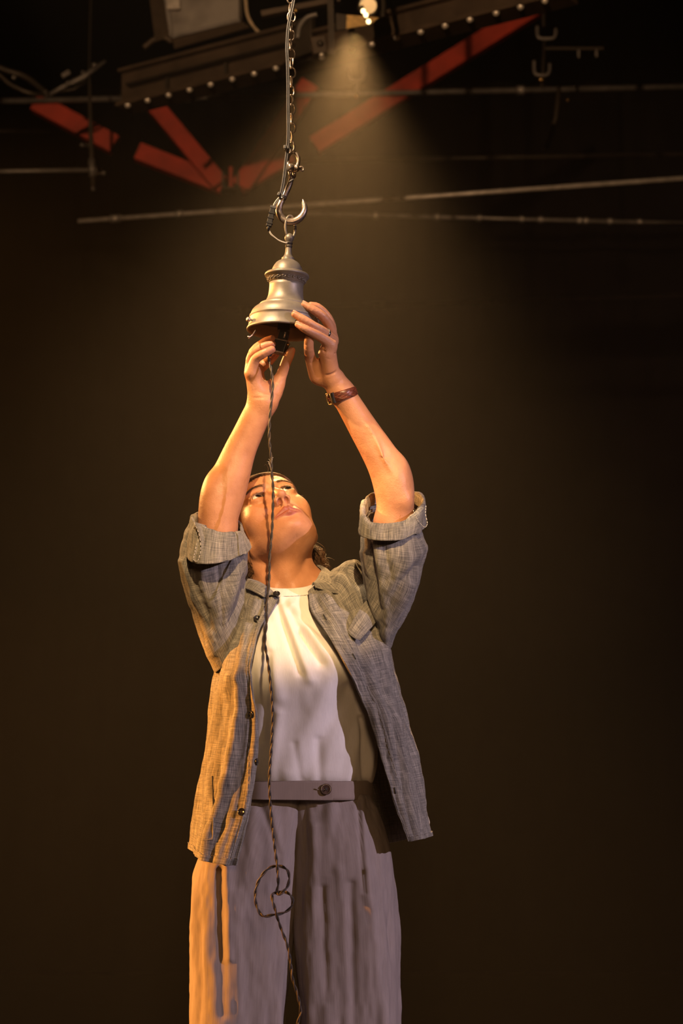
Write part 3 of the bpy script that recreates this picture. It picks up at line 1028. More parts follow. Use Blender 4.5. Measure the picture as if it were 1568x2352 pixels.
# chain
ch = empty('steel_chain', P(669, 343, YB), 'bright steel chain hanging from above down to the shackle', 'chain')
lk_l, lk_w, lk_r = 12.6 / sB, 9.2 / sB, 2.1 / sB        # half length, half width, wire radius
q = np.linspace(0, 2 * np.pi, 28, endpoint=False)
shape = np.stack([lk_w * np.cos(q), 0 * q, lk_l * np.sign(np.sin(q)) * np.abs(np.sin(q)) ** .85], 1)
v, f = tube_data(shape, lk_r, 8, closed=True)
lme = mesh_from('link', v, f); lme.materials.append(M['chain_steel'])
lme.polygons.foreach_set('use_smooth', np.ones(len(lme.polygons), bool))
pitch = 21.2
y = 336.0; i = 0
while y > -230:
    x = 668.5 + 1.2 * math.sin(y * .05) - max(0, (60 - y)) * .022
    o = bpy.data.objects.new('link', lme); COL.objects.link(o)
    o.parent = ch
    o.location = Vector(P(x, y, YB)) - ch.location
    o.rotation_euler = (random.uniform(-.06, .06), random.uniform(-.06, .06), (i % 2) * math.pi / 2 + .35 + random.uniform(-.25, .25))
    y -= pitch; i += 1
topy = y
pipe('chain_pipe', (420, topy - 4), (1000, topy - 4), YB, .02, M['dark_steel'], 'dark pipe just above the frame that the chain hangs from', horiz=False)

# supply cable along the chain
cab = empty('supply_cable', P(660, 340, YB - .012), 'grey twin supply cable tied along the chain with a terminal block', 'cable')
cp = [(686, -140), (680, -40), (674, 5), (668, 34), (662, 66), (659.5, 110), (661, 150), (662, 200), (662, 250), (662.5, 300), (661, 338), (657, 372), (653, 408), (648, 436), (644, 452)]
cpts = cr([P(x, y, YB - .013) for x, y in cp], 90)
off = np.array([2.4 / sB, 0, 0])
part('core', mesh_from('core', *tube_data(cpts - off, 2.5 / sB, 8)), M['cable'], cab)
part('core', mesh_from('core', *tube_data(cpts + off * .8, 2.3 / sB, 8)), M['cable'], cab)
for nm, pp in (('tail', [(645, 450), (638, 462), (632, 470), (629, 478)]), ('tail', [(642, 452), (634, 461), (629, 469), (626, 478)])):
    part(nm, mesh_from(nm, *tube_data(cr([P(x, y, YB - .012) for x, y in pp], 14), 1.4 / sB, 8)), M['cable' if nm == 'tail' and pp[0][0] > 643 else 'wire_white'], cab)
tA, tB = P(627.5, 474, YB - .012), P(616, 524, YB - .012)
TR = frame_from(tA - tB, (0, 1, 0))
tl = np.linalg.norm(tA - tB)
tb = part('terminal_block', mesh_from('terminal_block', *box_data((tA + tB) / 2, TR, (6.2 / sB, 5 / sB, tl / 2 * .86), .95)), M['black_plastic'], cab, False)
bevel(tb, .001)
for k_ in (-.55, -.1, .35):
    part('rib', mesh_from('rib', *box_data((tA + tB) / 2 + TR[:, 2] * tl / 2 * k_, TR, (7.2 / sB, 6 / sB, 1.5 / sB))), M['black_plastic'], tb, False)
part('end_ferrule', mesh_from('end_ferrule', *box_data(tA - TR[:, 2] * .002, TR, (6.6 / sB, 5.4 / sB, 2.6 / sB))), M['tie'], tb, False)
part('strain_relief', mesh_from('strain_relief', *tube_data([tB + TR[:, 2] * .004, tB, P(616.5, 531, YB - .012)], [.0038, .0032, .0018], 10)), M['black_plastic'], cab)
for d in (0, 1.6):
    part('lead', mesh_from('lead', *tube_data(cr([P(616.5 + d, 528, YB - .012), P(621 + d, 538 - d, YB - .012), P(631, 546 - d, YB - .011), P(641, 553 - d, YB - .009), P(653, 557.5 - d, YB - .008), P(660, 558 - d, YB - .007)], 30), .75 / sB, 7)), M['wire_white'], cab)


def cable_tie(cx, cy, ang, wpx, hpx, label):
    c = P(cx, cy, YB - .012)
    e = empty('cable_tie', c, label, 'cable tie', 'cable ties on the supply cable')
    ca, sa = math.cos(ang), math.sin(ang)
    X = np.array([ca, 0, sa]); Y_ = np.array([0, 1.0, 0]); Z = np.array([-sa, 0, ca])
    R = np.stack([X, Y_, Z], 1)
    q = np.linspace(0, 2 * np.pi, 24, endpoint=False)
    w = wpx / sB; hh = hpx / sB
    V, Fc = [], []
    for z in (-hh / 2, hh / 2):
        for rr in (1.0, .84):
            for t_ in q: V.append(c + R @ np.array([rr * w / 2 * math.cos(t_), rr * .0105 * math.sin(t_) + .004, z]))
    n = 24
    for j in range(n):
        k_ = (j + 1) % n
        Fc += [(j, k_, 2 * n + k_, 2 * n + j), (n + k_, n + j, 3 * n + j, 3 * n + k_), (j, n + j, n + k_, k_), (2 * n + k_, 3 * n + k_, 3 * n + j, 2 * n + j)]
    part('band', mesh_from('band', V, Fc), M['tie'], e, False)
    hd = part('tie_head', mesh_from('tie_head', *box_data(c + R @ np.array([-w / 2 * .8, -.006, 0]), R, (3.0 / sB, 3.0 / sB, 4.2 / sB))), M['tie'], e, False)
    bevel(hd, .0008)


cable_tie(661, 340, 0.02, 17, 6, 'pale cable tie round cable and chain just above the shackle')
cable_tie(648, 451, -.42, 21, 6, 'pale cable tie round cable and hook shank above the terminal block')

# ------------------------------------------------------------------ lamp holder box with twisted cord
YX = -.255
hx = P(644, 797, YX)
hold = empty('lamp_holder', hx, 'small black lamp holder box with long twisted cord held in the hands', 'lamp holder')
up_ = P(648, 781, YX) - P(639, 813, YX); up_ /= np.linalg.norm(up_)
HR = frame_from(up_, (.25, 1, 0))
sX = SP(hx)
bd_ = part('box', mesh_from('box', *box_data(hx, HR, (14.5 / sX, 12 / sX, 15 / sX), 1.08)), M['black_plastic'], hold, False)
bevel(bd_, .0012)
part('edge_trim', mesh_from('edge_trim', *box_data(hx + HR[:, 2] * 13.6 / sX, HR, (16.4 / sX, 13.6 / sX, 1.4 / sX))), M['hook_steel'], bd_, False)
part('edge_trim', mesh_from('edge_trim', *box_data(hx - HR[:, 2] * 14.6 / sX, HR, (14.8 / sX, 12.4 / sX, 1.4 / sX))), M['hook_steel'], bd_, False)
part('cap_block', mesh_from('cap_block', *box_data(hx + HR[:, 2] * 27 / sX, HR, (10 / sX, 9 / sX, 13 / sX), .9)), M['black_plastic'], hold, False)
part('contact_pin', mesh_from('contact_pin', *bar(hx + HR @ np.array([5, -9.6, 20]) / sX, hx + HR @ np.array([5, -9.6, 34]) / sX, .0016)), M['chain_steel'], hold)
part('side_screw', mesh_from('side_screw', *bar(hx + HR @ np.array([14, -3, 8]) / sX, hx + HR @ np.array([18.5, -3, 8]) / sX, .0028)), M['gold'], hold)

YC = -.292
cord_px = [(633, 806, YX), (621, 815, -.262), (617, 822, -.275), (623, 850, YC), (626, 880, YC), (625, 905, YC), (621, 940, YC), (619, 975, YC), (618.5, 1010, YC), (622, 1050, YC), (624, 1085, YC), (627, 1125, YC), (626, 1180, YC), (624, 1225, YC), (619, 1280, YC),
           (617.5, 1335, YC), (612, 1390, YC), (612.5, 1425, YC), (608, 1475, YC), (615, 1520, YC), (622, 1580, YC), (626, 1640, YC), (624, 1700, YC), (620, 1760, YC), (618.5, 1800, YC), (621, 1850, YC), (626, 1905, YC), (632, 1955, YC), (636, 1985, YC), (638, 2010, YC), (639, 2030, YC), (636, 2048, YC),
           (640, 2055, YC - .006), (650, 2048, YC - .006), (660, 2036, YC), (664, 2016, YC), (659, 1998, YC), (642, 1989, YC + .006), (622, 1992, YC + .004), (605, 2006, YC), (591, 2030, YC), (586, 2060, YC), (591, 2086, YC), (604, 2104, YC - .004), (628, 2101, YC - .006),
           (652, 2096, YC), (668, 2084, YC), (672, 2068, YC), (665, 2054, YC), (650, 2048, YC + .008), (636, 2050, YC + .008), (626, 2054, YC), (625, 2066, YC - .008), (631, 2086, YC - .012), (637, 2108, YC - .006), (648, 2140, YC), (660, 2172, YC), (667, 2210, YC), (671, 2245, YC), (680, 2275, YC), (688, 2305, YC), (690, 2325, YC), (685, 2345, YC), (680, 2375, YC), (684, 2430, YC), (684, 2560, YC), (684, 2700, YC), (690, 2800, YC)]
cpts = [P(*c_) for c_ in cord_px]
end = cpts[-1].copy()
for k_ in range(9):
    th = k_ * .8
    cpts.append(np.array([end[0] + .09 * math.sin(th), end[1] - .09 * (1 - math.cos(th)), .009 + .002 * k_ if k_ else .06]))
cc = cr(cpts, 1500)
dl = np.concatenate([[0], np.cumsum(np.linalg.norm(np.diff(cc, axis=0), axis=1))])
tn = np.gradient(cc, axis=0); tn /= np.linalg.norm(tn, axis=1)[:, None]
n1 = np.cross(tn, [0, 1, 0.01]); n1 /= np.linalg.norm(n1, axis=1)[:, None]
n2 = np.cross(tn, n1)
tw = dl / .040 * 2 * np.pi
hr_ = .0015
for nm, ph, mt in (('strand', 0, 'silk_cord'), ('strand', np.pi, 'silk_cord_dark')):
    hel = cc + hr_ * (np.cos(tw + ph)[:, None] * n1 + np.sin(tw + ph)[:, None] * n2)
    part(nm, mesh_from(nm, *tube_data(hel, .0016, 7)), M[mt], hold)
fz = []
for k_ in range(7):
    b = P(620 + random.uniform(-1, 3), 1075 + random.uniform(-14, 10), YC)
    sgn = -1 if k_ % 3 else 1
    fz.append(tube_data(cr([b, b + np.array([sgn * .002, -.002, .003 + .001 * k_]), b + np.array([sgn * .003, 0, .006 + .0015 * k_]), b + np.array([sgn * (.004 + .001 * (k_ % 3)), 0, .007 + .0012 * k_])], 10), .00022, 5))
part('frayed_thread', mesh_from('frayed_thread', *join_data(fz)), M['thread'], hold)


# ================================================================== the person
FEET = np.array([P(670, 2000, 0)[0], 0.0, 0.0])
person = empty('person', FEET, 'person in open grey linen overshirt reaching up to the bell lamp with both hands', 'person')

# ---- head frame: local x = viewer's right, y = face forward, z = crown
_y, _p, _r = 0.0438, -0.6935, -0.4000
Rz = np.array([[math.cos(_y), -math.sin(_y), 0], [math.sin(_y), math.cos(_y), 0], [0, 0, 1]])
Rx = np.array([[1, 0, 0], [0, math.cos(_p), -math.sin(_p)], [0, math.sin(_p), math.cos(_p)]])
Ry = np.array([[math.cos(_r), 0, math.sin(_r)], [0, 1, 0], [-math.sin(_r), 0, math.cos(_r)]])
HM = Rz @ Rx @ Ry @ np.diag([1., -1, 1])
HS = 1.071
HO = np.array([-0.1444, 0.0, 1.5943])


def h2w(q):
    return HO + HM @ (np.asarray(q, float) * HS)


def w2h(p):
    return ((p - HO) @ HM) / HS


EYE = np.array([.0315, .0785, -.001])


def head_field(q):
    ax = np.stack([np.abs(q[:, 0]), q[:, 1], q[:, 2]], 1)
    d = sd_ell(q, (0, -.012, .030), (.070, .090, .076))
    d = smin(d, sd_ell(q, (0, .030, -.032), (.054, .060, .078)), .03)
    d = smin(d, sd_ell(q, (0, .043, .036), (.056, .047, .038)), .03)
    d = smin(d, sd_rc(ax, (.053, .002, -.056), (.020, .066, -.092), .017, .015), .028)
    d = smin(d, sd_ell(q, (0, .034, -.080), (.042, .042, .022)), .03)
    d = smin(d, sd_ell(q, (0, .081, -.095), (.019, .0155, .0145)), .018)
    d = smin(d, sd_ell(ax, (.041, .052, -.026), (.020, .022, .020)), .034)
    d = smin(d, sd_ell(q, (0, .077, -.068), (.027, .020, .024)), .02)
    d = smin(d, sd_rc(ax, (.010, .087, .016), (.042, .073, .019), .0085, .007), .014)
    m = (q[:, 1] > .045) & (d < .06)
    d[m] = face_detail(q[m], ax[m], d[m])
    m = (ax[:, 0] > .052) & (d < .06)
    d[m] = ear_detail(ax[m], d[m])
    return d


def ear_detail(ax, d):
    e = sd_ell(ax, (.073, -.012, -.006), (.0075, .017, .029))
    e = smin(e, sd_ell(ax, (.0705, -.003, -.034), (.006, .0085, .0095)), .006)
    e = smax(e, -sd_ell(ax, (.081, -.008, -.006), (.0055, .010, .016)), .004)
    return smin(d, e, .006)


def face_detail(q, ax, d):
    # eye sockets and lids
    d = smax(d, -sd_ell(ax, (.0325, .1035, -.0015), (.020, .0165, .0135)), .012)
    lid = np.linalg.norm(ax - EYE, axis=1) - .0142
    d = smin(d, lid, .005)
    d = smin(d, sd_rc(ax, (.019, .0905, .0080), (.043, .0805, .0070), .0024, .0024), .006)
    op = sd_ell(ax, (.0312, .0925, .0010), (.0150, .0105, .0064))
    d = smax(d, -op, .0016)
    ball = np.linalg.norm(ax - EYE, axis=1) - .0118
    d = np.minimum(d, ball)
    # nose
    d = smin(d, sd_rc(q, (0, .089, .008), (0, .1105, -.031), .0068, .0085), .011)
    d = smin(d, sd_ell(q, (0, .1130, -.0375), (.0095, .0105, .0088)), .007)
    d = smin(d, sd_ell(ax, (.0112, .1015, -.0425), (.0066, .0105, .0074)), .005)
    d = smin(d, sd_rc(q, (0, .104, -.046), (0, .100, -.058), .005, .006), .006)
    d = smax(d, -sd_ell(ax, (.0068, .1060, -.0490), (.0044, .0076, .0060)), .002)
    # mouth
    up = sd_rc(ax, (.004, .1008, -.0668), (.0255, .0895, -.0728), .0048, .0020)
    lo = sd_rc(ax, (0, .1010, -.0786), (.023, .0905, -.0754), .0062, .0026)
    d = smin(d, np.minimum(up, lo), .0045)
    d = smax(d, -sd_rc(ax, (0, .1065, -.0722), (.0285, .0930, -.0738), .0019, .0016), .0016)
    d = smax(d, -sd_ell(q, (0, .1080, -.0880), (.017, .0080, .0036)), .007)
    # nasolabial fold
    d = smax(d, -sd_rc(ax, (.019, .1010, -.048), (.031, .0925, -.068), .0016, .001), .007)
    return d


NB = P(664, 1362, .005)


def neck_field(p):
    d = sd_rc(p, NB, h2w((0, -.022, -.035)), .062, .054)
    d = smin(d, sd_rc(p, h2w((0, .020, -.078)), P(655, 1350, -.052), .028, .024), .03)
    d = smin(d, sd_rc(p, h2w((-.060, -.022, -.040)), P(637, 1362, -.068), .013, .010), .014)
    d = smin(d, sd_rc(p, h2w((.060, -.022, -.040)), P(676, 1362, -.068), .013, .010), .014)
    d = smax(d, -sd_ell(p, P(652, 1356, -.090), (.016, .016, .018)), .014)
    # shoulders slope
    d = smin(d, sd_rc(p, P(610, 1385, .01), P(720, 1380, .01), .055, .055), .05)
    return d


def hn_field(p):
    return smin(head_field(w2h(p)) * HS, neck_field(p), .018)


def jts(*a):
    return [(P(x, y, Y), r / SP(P(x, y, Y))) for x, y, Y, r in a]


def dense(J, n):
    A = cr(np.array([np.append(a, r) for a, r in J]), n)
    return [(q[:3], q[3]) for q in A]


def chain_field(p, J):
    d = None
    for (a, ra), (b, rb) in zip(J[:-1], J[1:]):
        e = sd_rc(p, a, b, ra, rb)
        d = e if d is None else np.minimum(d, e)
    return d


# ---- viewer-left arm and hand (holds the lamp holder)
ARM_A = jts((548, 1400, .0, 50), (500, 1216, -.165, 47), (503, 1185, -.17, 45), (515, 1140, -.178, 46.5), (526, 1105, -.184, 45), (549, 1040, -.195, 37.5), (567, 1000, -.203, 34.5), (588, 955, -.215, 32.5), (603, 925, -.222, 31))
ARM_A2 = dense(ARM_A[1:], 40)
FA = {
    'pinky': jts((578, 856, -.262, 13), (586, 826, -.272, 11.3), (606, 812, -.286, 10), (624, 803, -.286, 8.6)),
    'ring': jts((575, 848, -.240, 13), (579, 816, -.256, 11.3), (604, 797, -.272, 10), (625, 790.5, -.276, 8.4)),
    'middle': jts((577, 842, -.216, 13), (582, 808, -.236, 11), (607, 786, -.254, 9.6), (624, 778, -.262, 8.2)),
    'index': jts((592, 846, -.192, 13), (612, 834, -.200, 11.5), (630, 815, -.212, 10.2), (641, 800, -.226, 8.4)),
    'thumb': jts((630, 900, -.226, 17), (646, 862, -.232, 12.8), (656, 834, -.246, 11.6), (664, 815, -.262, 11.4), (670, 805, -.268, 8.2)),
}


FA2 = {n: dense(J, 3 * len(J) - 2) for n, J in FA.items()}


def hand_a(p):
    palm = sd_rc(p, P(590, 905, -.234), P(580, 858, -.252), 21 / 1150, 17 / 1150)
    palm = smin(palm, sd_rc(p, P(621, 908, -.222), P(634, 884, -.224), 19.5 / 1150, 16 / 1150), .007)
    palm = smin(palm, sd_rc(p, P(602, 912, -.208), P(588, 852, -.205), 20 / 1150, 15 / 1150), .012)
    palm = smin(palm, sd_rc(p, P(578, 854, -.252), P(592, 846, -.198), 13 / 1150, 12 / 1150), .012)
    palm = smin(palm, sd_rc(p, P(604, 925, -.222), P(606, 905, -.222), 32 / 1150, 28 / 1150), .015)
    # creases: life line and wrist
    palm = smax(palm, -sd_rc(p, P(606, 878, -.252), P(616, 905, -.256), .0018, .0012), .005)
    palm = smax(palm, -sd_rc(p, P(576, 915, -.251), P(628, 912, -.255), .0007, .0007), .006)
    for x0, y0, x1, y1 in ((572, 872, 592, 862), (571, 884, 600, 872), (573, 896, 604, 886), (580, 868, 600, 900)):
        palm = smax(palm, -sd_rc(p, P(x0, y0, -.266), P(x1, y1, -.268), .0008, .0006), .004)
    out_ = palm
    for n, J in FA2.items():
        out_ = np.minimum(out_, smin(palm, chain_field(p, J), .008 if n != 'thumb' else .012))
    return out_


VEIN_B = [(P(x, y, Y), .0022) for x, y, Y in ((842, 975, -.236), (858, 1000, -.232), (872, 1030, -.232), (880, 1052, -.231), (896, 1078, -.224), (912, 1100, -.220))]
ZWA, ZWB = P(603, 985, -.22)[2], P(785, 965, -.22)[2]


def arm_a(p):
    d = chain_field(p, ARM_A2)
    d = smin(d, sd_ell(p, P(492, 1150, -.185), (.022, .03, .05)), .03)
    return smin(d, within(p, p[:, 2] > ZWA, hand_a), .010)


# ---- viewer-right arm and hand (steadies the bell)
ARM_B = jts((832, 1385, .01, 50), (903, 1200, -.16, 47), (907, 1165, -.17, 43), (902, 1120, -.178, 44), (888, 1075, -.186, 42.5), (866, 1035, -.195, 38.5), (835, 985, -.206, 34), (805, 935, -.216, 30), (785, 902, -.224, 28.5))
ARM_B2 = dense(ARM_B[1:], 40)
FB = {
    'pinky': jts((760, 792, -.286, 14), (738, 775, -.304, 11.4), (716, 764, -.318, 10.2), (699, 755, -.324, 9.2), (684, 746, -.322, 7.4)),
    'ring': jts((764, 783, -.268, 13.5), (742, 762, -.298, 11.2), (719, 748, -.314, 10.2), (697, 734, -.320, 9.8), (677, 722, -.318, 8.2)),
    'middle': jts((764, 779, -.246, 13.5), (757, 750, -.266, 11.6), (741, 727, -.282, 10.8), (718, 711, -.291, 9.8), (699, 700, -.290, 8.0)),
    'index': jts((762, 778, -.222, 13), (760, 748, -.228, 11.4), (748, 724, -.236, 10.6), (729, 706, -.246, 9.8), (714, 701, -.250, 8.0)),
    'thumb': jts((728, 862, -.236, 18), (713, 826, -.262, 12.6), (709, 800, -.292, 11.2), (710, 778, -.303, 11), (714, 764, -.305, 8.4)),
}


FB2 = {n: dense(J, 3 * len(J) - 2) for n, J in FB.items()}


def hand_b(p):
    palm = sd_rc(p, P(760, 862, -.246), P(751, 812, -.276), 21 / 1150, 20 / 1150)
    palm = smin(palm, sd_rc(p, P(738, 866, -.230), P(724, 838, -.236), 20 / 1150, 17 / 1150), .007)
    palm = smin(palm, sd_rc(p, P(762, 866, -.218), P(757, 800, -.228), 18 / 1150, 14 / 1150), .012)
    palm = smin(palm, sd_rc(p, P(757, 795, -.280), P(760, 785, -.226), 14 / 1150, 13 / 1150), .012)
    palm = smin(palm, sd_rc(p, P(785, 902, -.224), P(767, 874, -.232), 29 / 1150, 27 / 1150), .012)
    palm = smax(palm, -sd_rc(p, P(735, 805, -.275), P(731, 858, -.262), .0020, .0012), .006)
    palm = smax(palm, -sd_rc(p, P(736, 868, -.261), P(776, 852, -.267), .0007, .0006), .006)
    palm = smax(palm, -sd_rc(p, P(737, 793, -.300), P(762, 800, -.300), .0010, .0009), .003)
    for x0, y0, x1, y1 in ((742, 822, 770, 830), (740, 836, 772, 842), (744, 806, 768, 812)):
        palm = smax(palm, -sd_rc(p, P(x0, y0, -.292), P(x1, y1, -.284), .0008, .0006), .004)
    out_ = palm
    for n, J in FB2.items():
        out_ = np.minimum(out_, smin(palm, chain_field(p, J), .008 if n != 'thumb' else .012))
    return out_


def arm_b(p):
    d = chain_field(p, ARM_B2)
    d = smin(d, sd_ell(p, P(915, 1110, -.185), (.02, .03, .045)), .03)
    d = smin(d, chain_field(p, VEIN_B), .006)
    d = smin(d, sd_ell(p, P(932, 1150, -.200), (.012, .012, .014)), .016)
    return smin(d, within(p, p[:, 2] > ZWB, hand_b), .010)


def trunk(p):
    d = sd_rc(p, P(665, 1420, .02), P(690, 1600, .01), .075, .085)
    d = smin(d, sd_rc(p, P(575, 1420, .02), P(800, 1415, .02), .055, .055), .05)
    d = smin(d, sd_rc(p, P(548, 1400, .0), P(600, 1420, .02), .045, .05), .04)
    d = smin(d, sd_rc(p, P(832, 1385, .01), P(760, 1420, .02), .045, .05), .04)
    d = smin(d, sd_rc(p, P(690, 1600, .01), P(690, 1800, .0), .085, .09), .05)
    d = smin(d, sd_rc(p, P(610, 1900, .0), P(770, 1900, .0), .085, .085), .05)
    for x0, x1 in ((590, 560), (775, 795)):
        hip, kn = P(x0, 1930, 0), P(x1, 2420, -.01)
        an = np.array([kn[0], .02, .09])
        d = smin(d, sd_rc(p, hip, kn, .080, .055), .03)
        d = smin(d, sd_rc(p, kn, an, .053, .036), .02)
        d = smin(d, sd_rc(p, an, an + np.array([0, -.10, -.045]), .036, .030), .02)
    return d


def build_body():
    sets = []
    # head and neck
    lo = np.minimum.reduce([h2w((x, y, z)) for x in (-.1, .1) for y in (-.13, .15) for z in (-.14, .14)] + [P(560, 1420, -.12)])
    hi = np.maximum.reduce([h2w((x, y, z)) for x in (-.1, .1) for y in (-.13, .15) for z in (-.14, .14)] + [P(760, 1380, .12)])
    sets.append((hn_field, lo, hi, .00125, 8))
    A0 = np.array([ARM_A[1][0], P(550, 760, -.30), P(690, 760, -.30), P(450, 1260, -.2), P(600, 900, -.10)])
    sets.append((arm_a, A0.min(0) - .02, A0.max(0) + [.02, .09, .02], .0016, 16))
    B0 = np.array([ARM_B[1][0], P(660, 685, -.345), P(800, 685, -.3), P(960, 1250, -.2), P(740, 860, -.17)])
    sets.append((arm_b, B0.min(0) - .02, B0.max(0) + [.02, .09, .02], .0016, 16))
    sets.append((trunk, (-.42, -.16, .01), (.26, .17, 1.62), .008, 4))
    VV, QQ, o = [], [], 0
    for f, lo, hi, h, c in sets:
        V, Q = sculpt(f, lo, hi, h, c)
        if f is arm_a: V = relax(V, Q, np.clip((ZWA + .04 - V[:, 2]) / .05, 0, 1), 40)
        if f is arm_b: V = relax(V, Q, np.clip((ZWB + .04 - V[:, 2]) / .05, 0, 1), 40)
        VV.append(V); QQ.append(Q + o); o += len(V)
    return VV, np.vstack(QQ)


VV, QQ = build_body()
V = np.vstack(VV)
me = np_mesh('body', V, QQ)
# own colouring of the skin: lips, lash line, flushed finger tips
tint = np.zeros((len(V), 4), np.float32); tint[:, 3] = 1
nh = len(VV[0])
q = w2h(VV[0]); ax = np.stack([np.abs(q[:, 0]), q[:, 1], q[:, 2]], 1)
up = sd_rc(ax, (.004, .1008, -.0668), (.0255, .0895, -.0728), .0052, .0024)
lo = sd_rc(ax, (0, .1010, -.0786), (.023, .0905, -.0754), .0068, .0030)
lip = np.clip(1 - (np.minimum(up, lo) - .0002) / .0014, 0, 1) * (q[:, 1] > .085)
tint[:nh, 0] = lip * .9
nos = np.clip(1 - sd_ell(ax, (.0068, .1060, -.0490), (.0044, .0076, .0060)) / .0015, 0, 1)
tint[:nh, 0] = np.maximum(tint[:nh, 0], nos * .6)
opn = sd_ell(ax, (.0312, .0925, .0010), (.0150, .0105, .0064))
lash = np.clip(1 - np.abs(opn) / .0017, 0, 1) * (q[:, 2] > -.002) * (q[:, 1] > .07)
tint[:nh, 1] = lash * .95
br_ = sd_rc(ax, (.014, .094, .0195), (.044, .080, .0235), .0030, .0016)
tint[:nh, 1] = np.maximum(tint[:nh, 1], np.clip(1 - br_ / .003, 0, 1) * .6 * (q[:, 1] > .06))
o = nh
for VVi, Fd in ((VV[1], FA), (VV[2], FB)):
    m = np.zeros(len(VVi))
    for n, J in Fd.items():
        m = np.maximum(m, np.clip(1 - np.linalg.norm(VVi - J[-1][0], axis=1) / .020, 0, 1))
    tint[o:o + len(VVi), 0] = m * .38
    o += len(VVi)
ca = me.color_attributes.new('tint', 'FLOAT_COLOR', 'POINT')
ca.data.foreach_set('color', tint.ravel())
body = part('body', me, M['skin'], person)

# ---- eyes
gaze_t = P(648, 775, YB)
for sx in (-1, 1):
    c = h2w((EYE[0] * sx, EYE[1] + .0003, EYE[2]))
    r = .0122 * HS
    v, f = lathe_data([(max(1e-4, r * math.sin(t_)), -r * math.cos(t_)) for t_ in np.linspace(0.01, math.pi - .01, 28)], (0, 0, 0), np.stack([[1, 0, 0], [0, 0, -1], [0, 1, 0]], 1).astype(float), 32)
    em = mesh_from('eye', v, f)
    eo = link('eye', em, M['eye'])
    eo.parent = body
    fwd = HM[:, 1]; g = gaze_t - c; g /= np.linalg.norm(g)
    g = g * .8 + fwd * .2; g /= np.linalg.norm(g)
    xx = np.cross(g, [0, 0, 1]); xx /= np.linalg.norm(xx); zz = np.cross(xx, g)
    mt = Matrix(np.stack([xx, g, zz], 1).tolist()).to_4x4(); mt.translation = Vector(c)
    eo.matrix_basis = mt


# ---- brows, lashes, hair
def strands(name, curves, r, mat, parent, seg=4):
    o_ = part(name, mesh_from(name, *join_data([tube_data(c_, np.linspace(r, r * .35, len(c_)), seg, False) for c_ in curves])), mat, parent)
    o_['kind'] = 'stuff'
    return o_


rnd = random.Random(3)
for sx in (-1, 1):
    cs = []
    for i in range(150):
        t_ = rnd.random()
        b = np.array([.013 + .033 * t_, .0945 - .0165 * t_ ** 1.4, .0175 + .008 * math.sin(t_ * 2.6) + rnd.uniform(-.0028, .0028) * (1 - .5 * t_)])
        L = rnd.uniform(.005, .009)
        dr = np.array([.75 + .25 * t_, -.35 - .2 * t_, .65 - 1.0 * t_ + rnd.uniform(-.2, .2)]); dr /= np.linalg.norm(dr)
        p = [b + dr * L * k_ + np.array([0, .0011 - .0006 * k_, 0]) for k_ in (0, .5, 1)]
        pp = np.array(p, np.float32)
        for _ in range(3):
            d_ = head_field(pp.copy()); g_ = np.stack([head_field(pp + np.eye(3, dtype=np.float32)[k_] * .001) - d_ for k_ in range(3)], 1)
            g_ /= np.linalg.norm(g_, axis=1)[:, None] + 1e-9
            pp = pp - g_ * (d_ - np.array([.0000, .0009, .0014]))[:, None]
        cs.append([h2w((x * sx, y_, z)) for x, y_, z in pp])
    strands('eyebrow', cs, .00042, M['hair'], body)
    cs = []
    for i in range(44):
        t_ = (i + rnd.random()) / 44 * math.pi
        x = .0312 - .0142 * math.cos(t_); z = .0010 + .0060 * math.sin(t_)
        yy = EYE[1] + math.sqrt(max(1e-6, .0142 ** 2 - (x - .0315) ** 2 - (z + .001) ** 2)) - .0003
        b = np.array([x, yy, z]); sp = (x - .0315) / .014
        p = [b, b + np.array([sp * .001, .0020, .0010]), b + np.array([sp * .002, .0034, .0030])]
        cs.append([h2w((a_ * sx, b_, c_)) for a_, b_, c_ in p])
    strands('eyelash', cs, .00026, M['hair'], body, 3)

hairp = []


def skull(q):
    d = sd_ell(q, (0, -.012, .030), (.070, .090, .076))
    return smin(d, sd_ell(q, (0, .043, .036), (.056, .047, .038)), .03)


def hairline(q):
    n = np.array([0, .5, -.866])
    return (q - np.array([0, .083, .052])) @ n + (np.abs(q[:, 0]) / .06) ** 3 * .006


def cap_field(p):
    q = w2h(p)
    d = skull(q) - .0050
    d = smax(d, hairline(q), .003)
    bun = sd_ell(q, (0, -.098, -.018), (.040, .032, .034))
    return smin(d, bun, .015) * HS


clo = np.minimum.reduce([h2w((x, y, z)) for x in (-.09, .09) for y in (-.14, .09) for z in (-.07, .14)])
chi = np.maximum.reduce([h2w((x, y, z)) for x in (-.09, .09) for y in (-.14, .09) for z in (-.07, .14)])
cv_, cq_ = sculpt(cap_field, clo - .01, chi + .01, .0022, 4)
hair = part('hair', np_mesh('hair', cv_, cq_), M['hair'], person)
cs = []
roots = []
for i in range(520):                                   # hair swept back from the hairline
    x = rnd.uniform(-.068, .068)
    b = np.array([x, .083 * math.sqrt(max(.02, 1 - (x / .075) ** 2)), 0.0])
    b[2] = .052 + (b[1] - .083) * .5 / .866 + (abs(x) / .06) ** 3 * .006 / .866 + rnd.uniform(-.005, .012)
    w1, w2 = rnd.uniform(-.008, .008), rnd.uniform(.005, .011)
    for k_ in range(9):
        s_ = k_ / 8
        roots.append((b[0] * (1 + .1 * math.sin(s_ * 3)) + w1 * s_, b[1] - .16 * s_, b[2] + .075 * math.sin(s_ * 2.4) - .05 * s_ * s_, .0008 + w2 * math.sin(min(1, s_ * 3) * 1.5)))
roots = np.array(roots)
q = roots[:, :3].astype(np.float32)
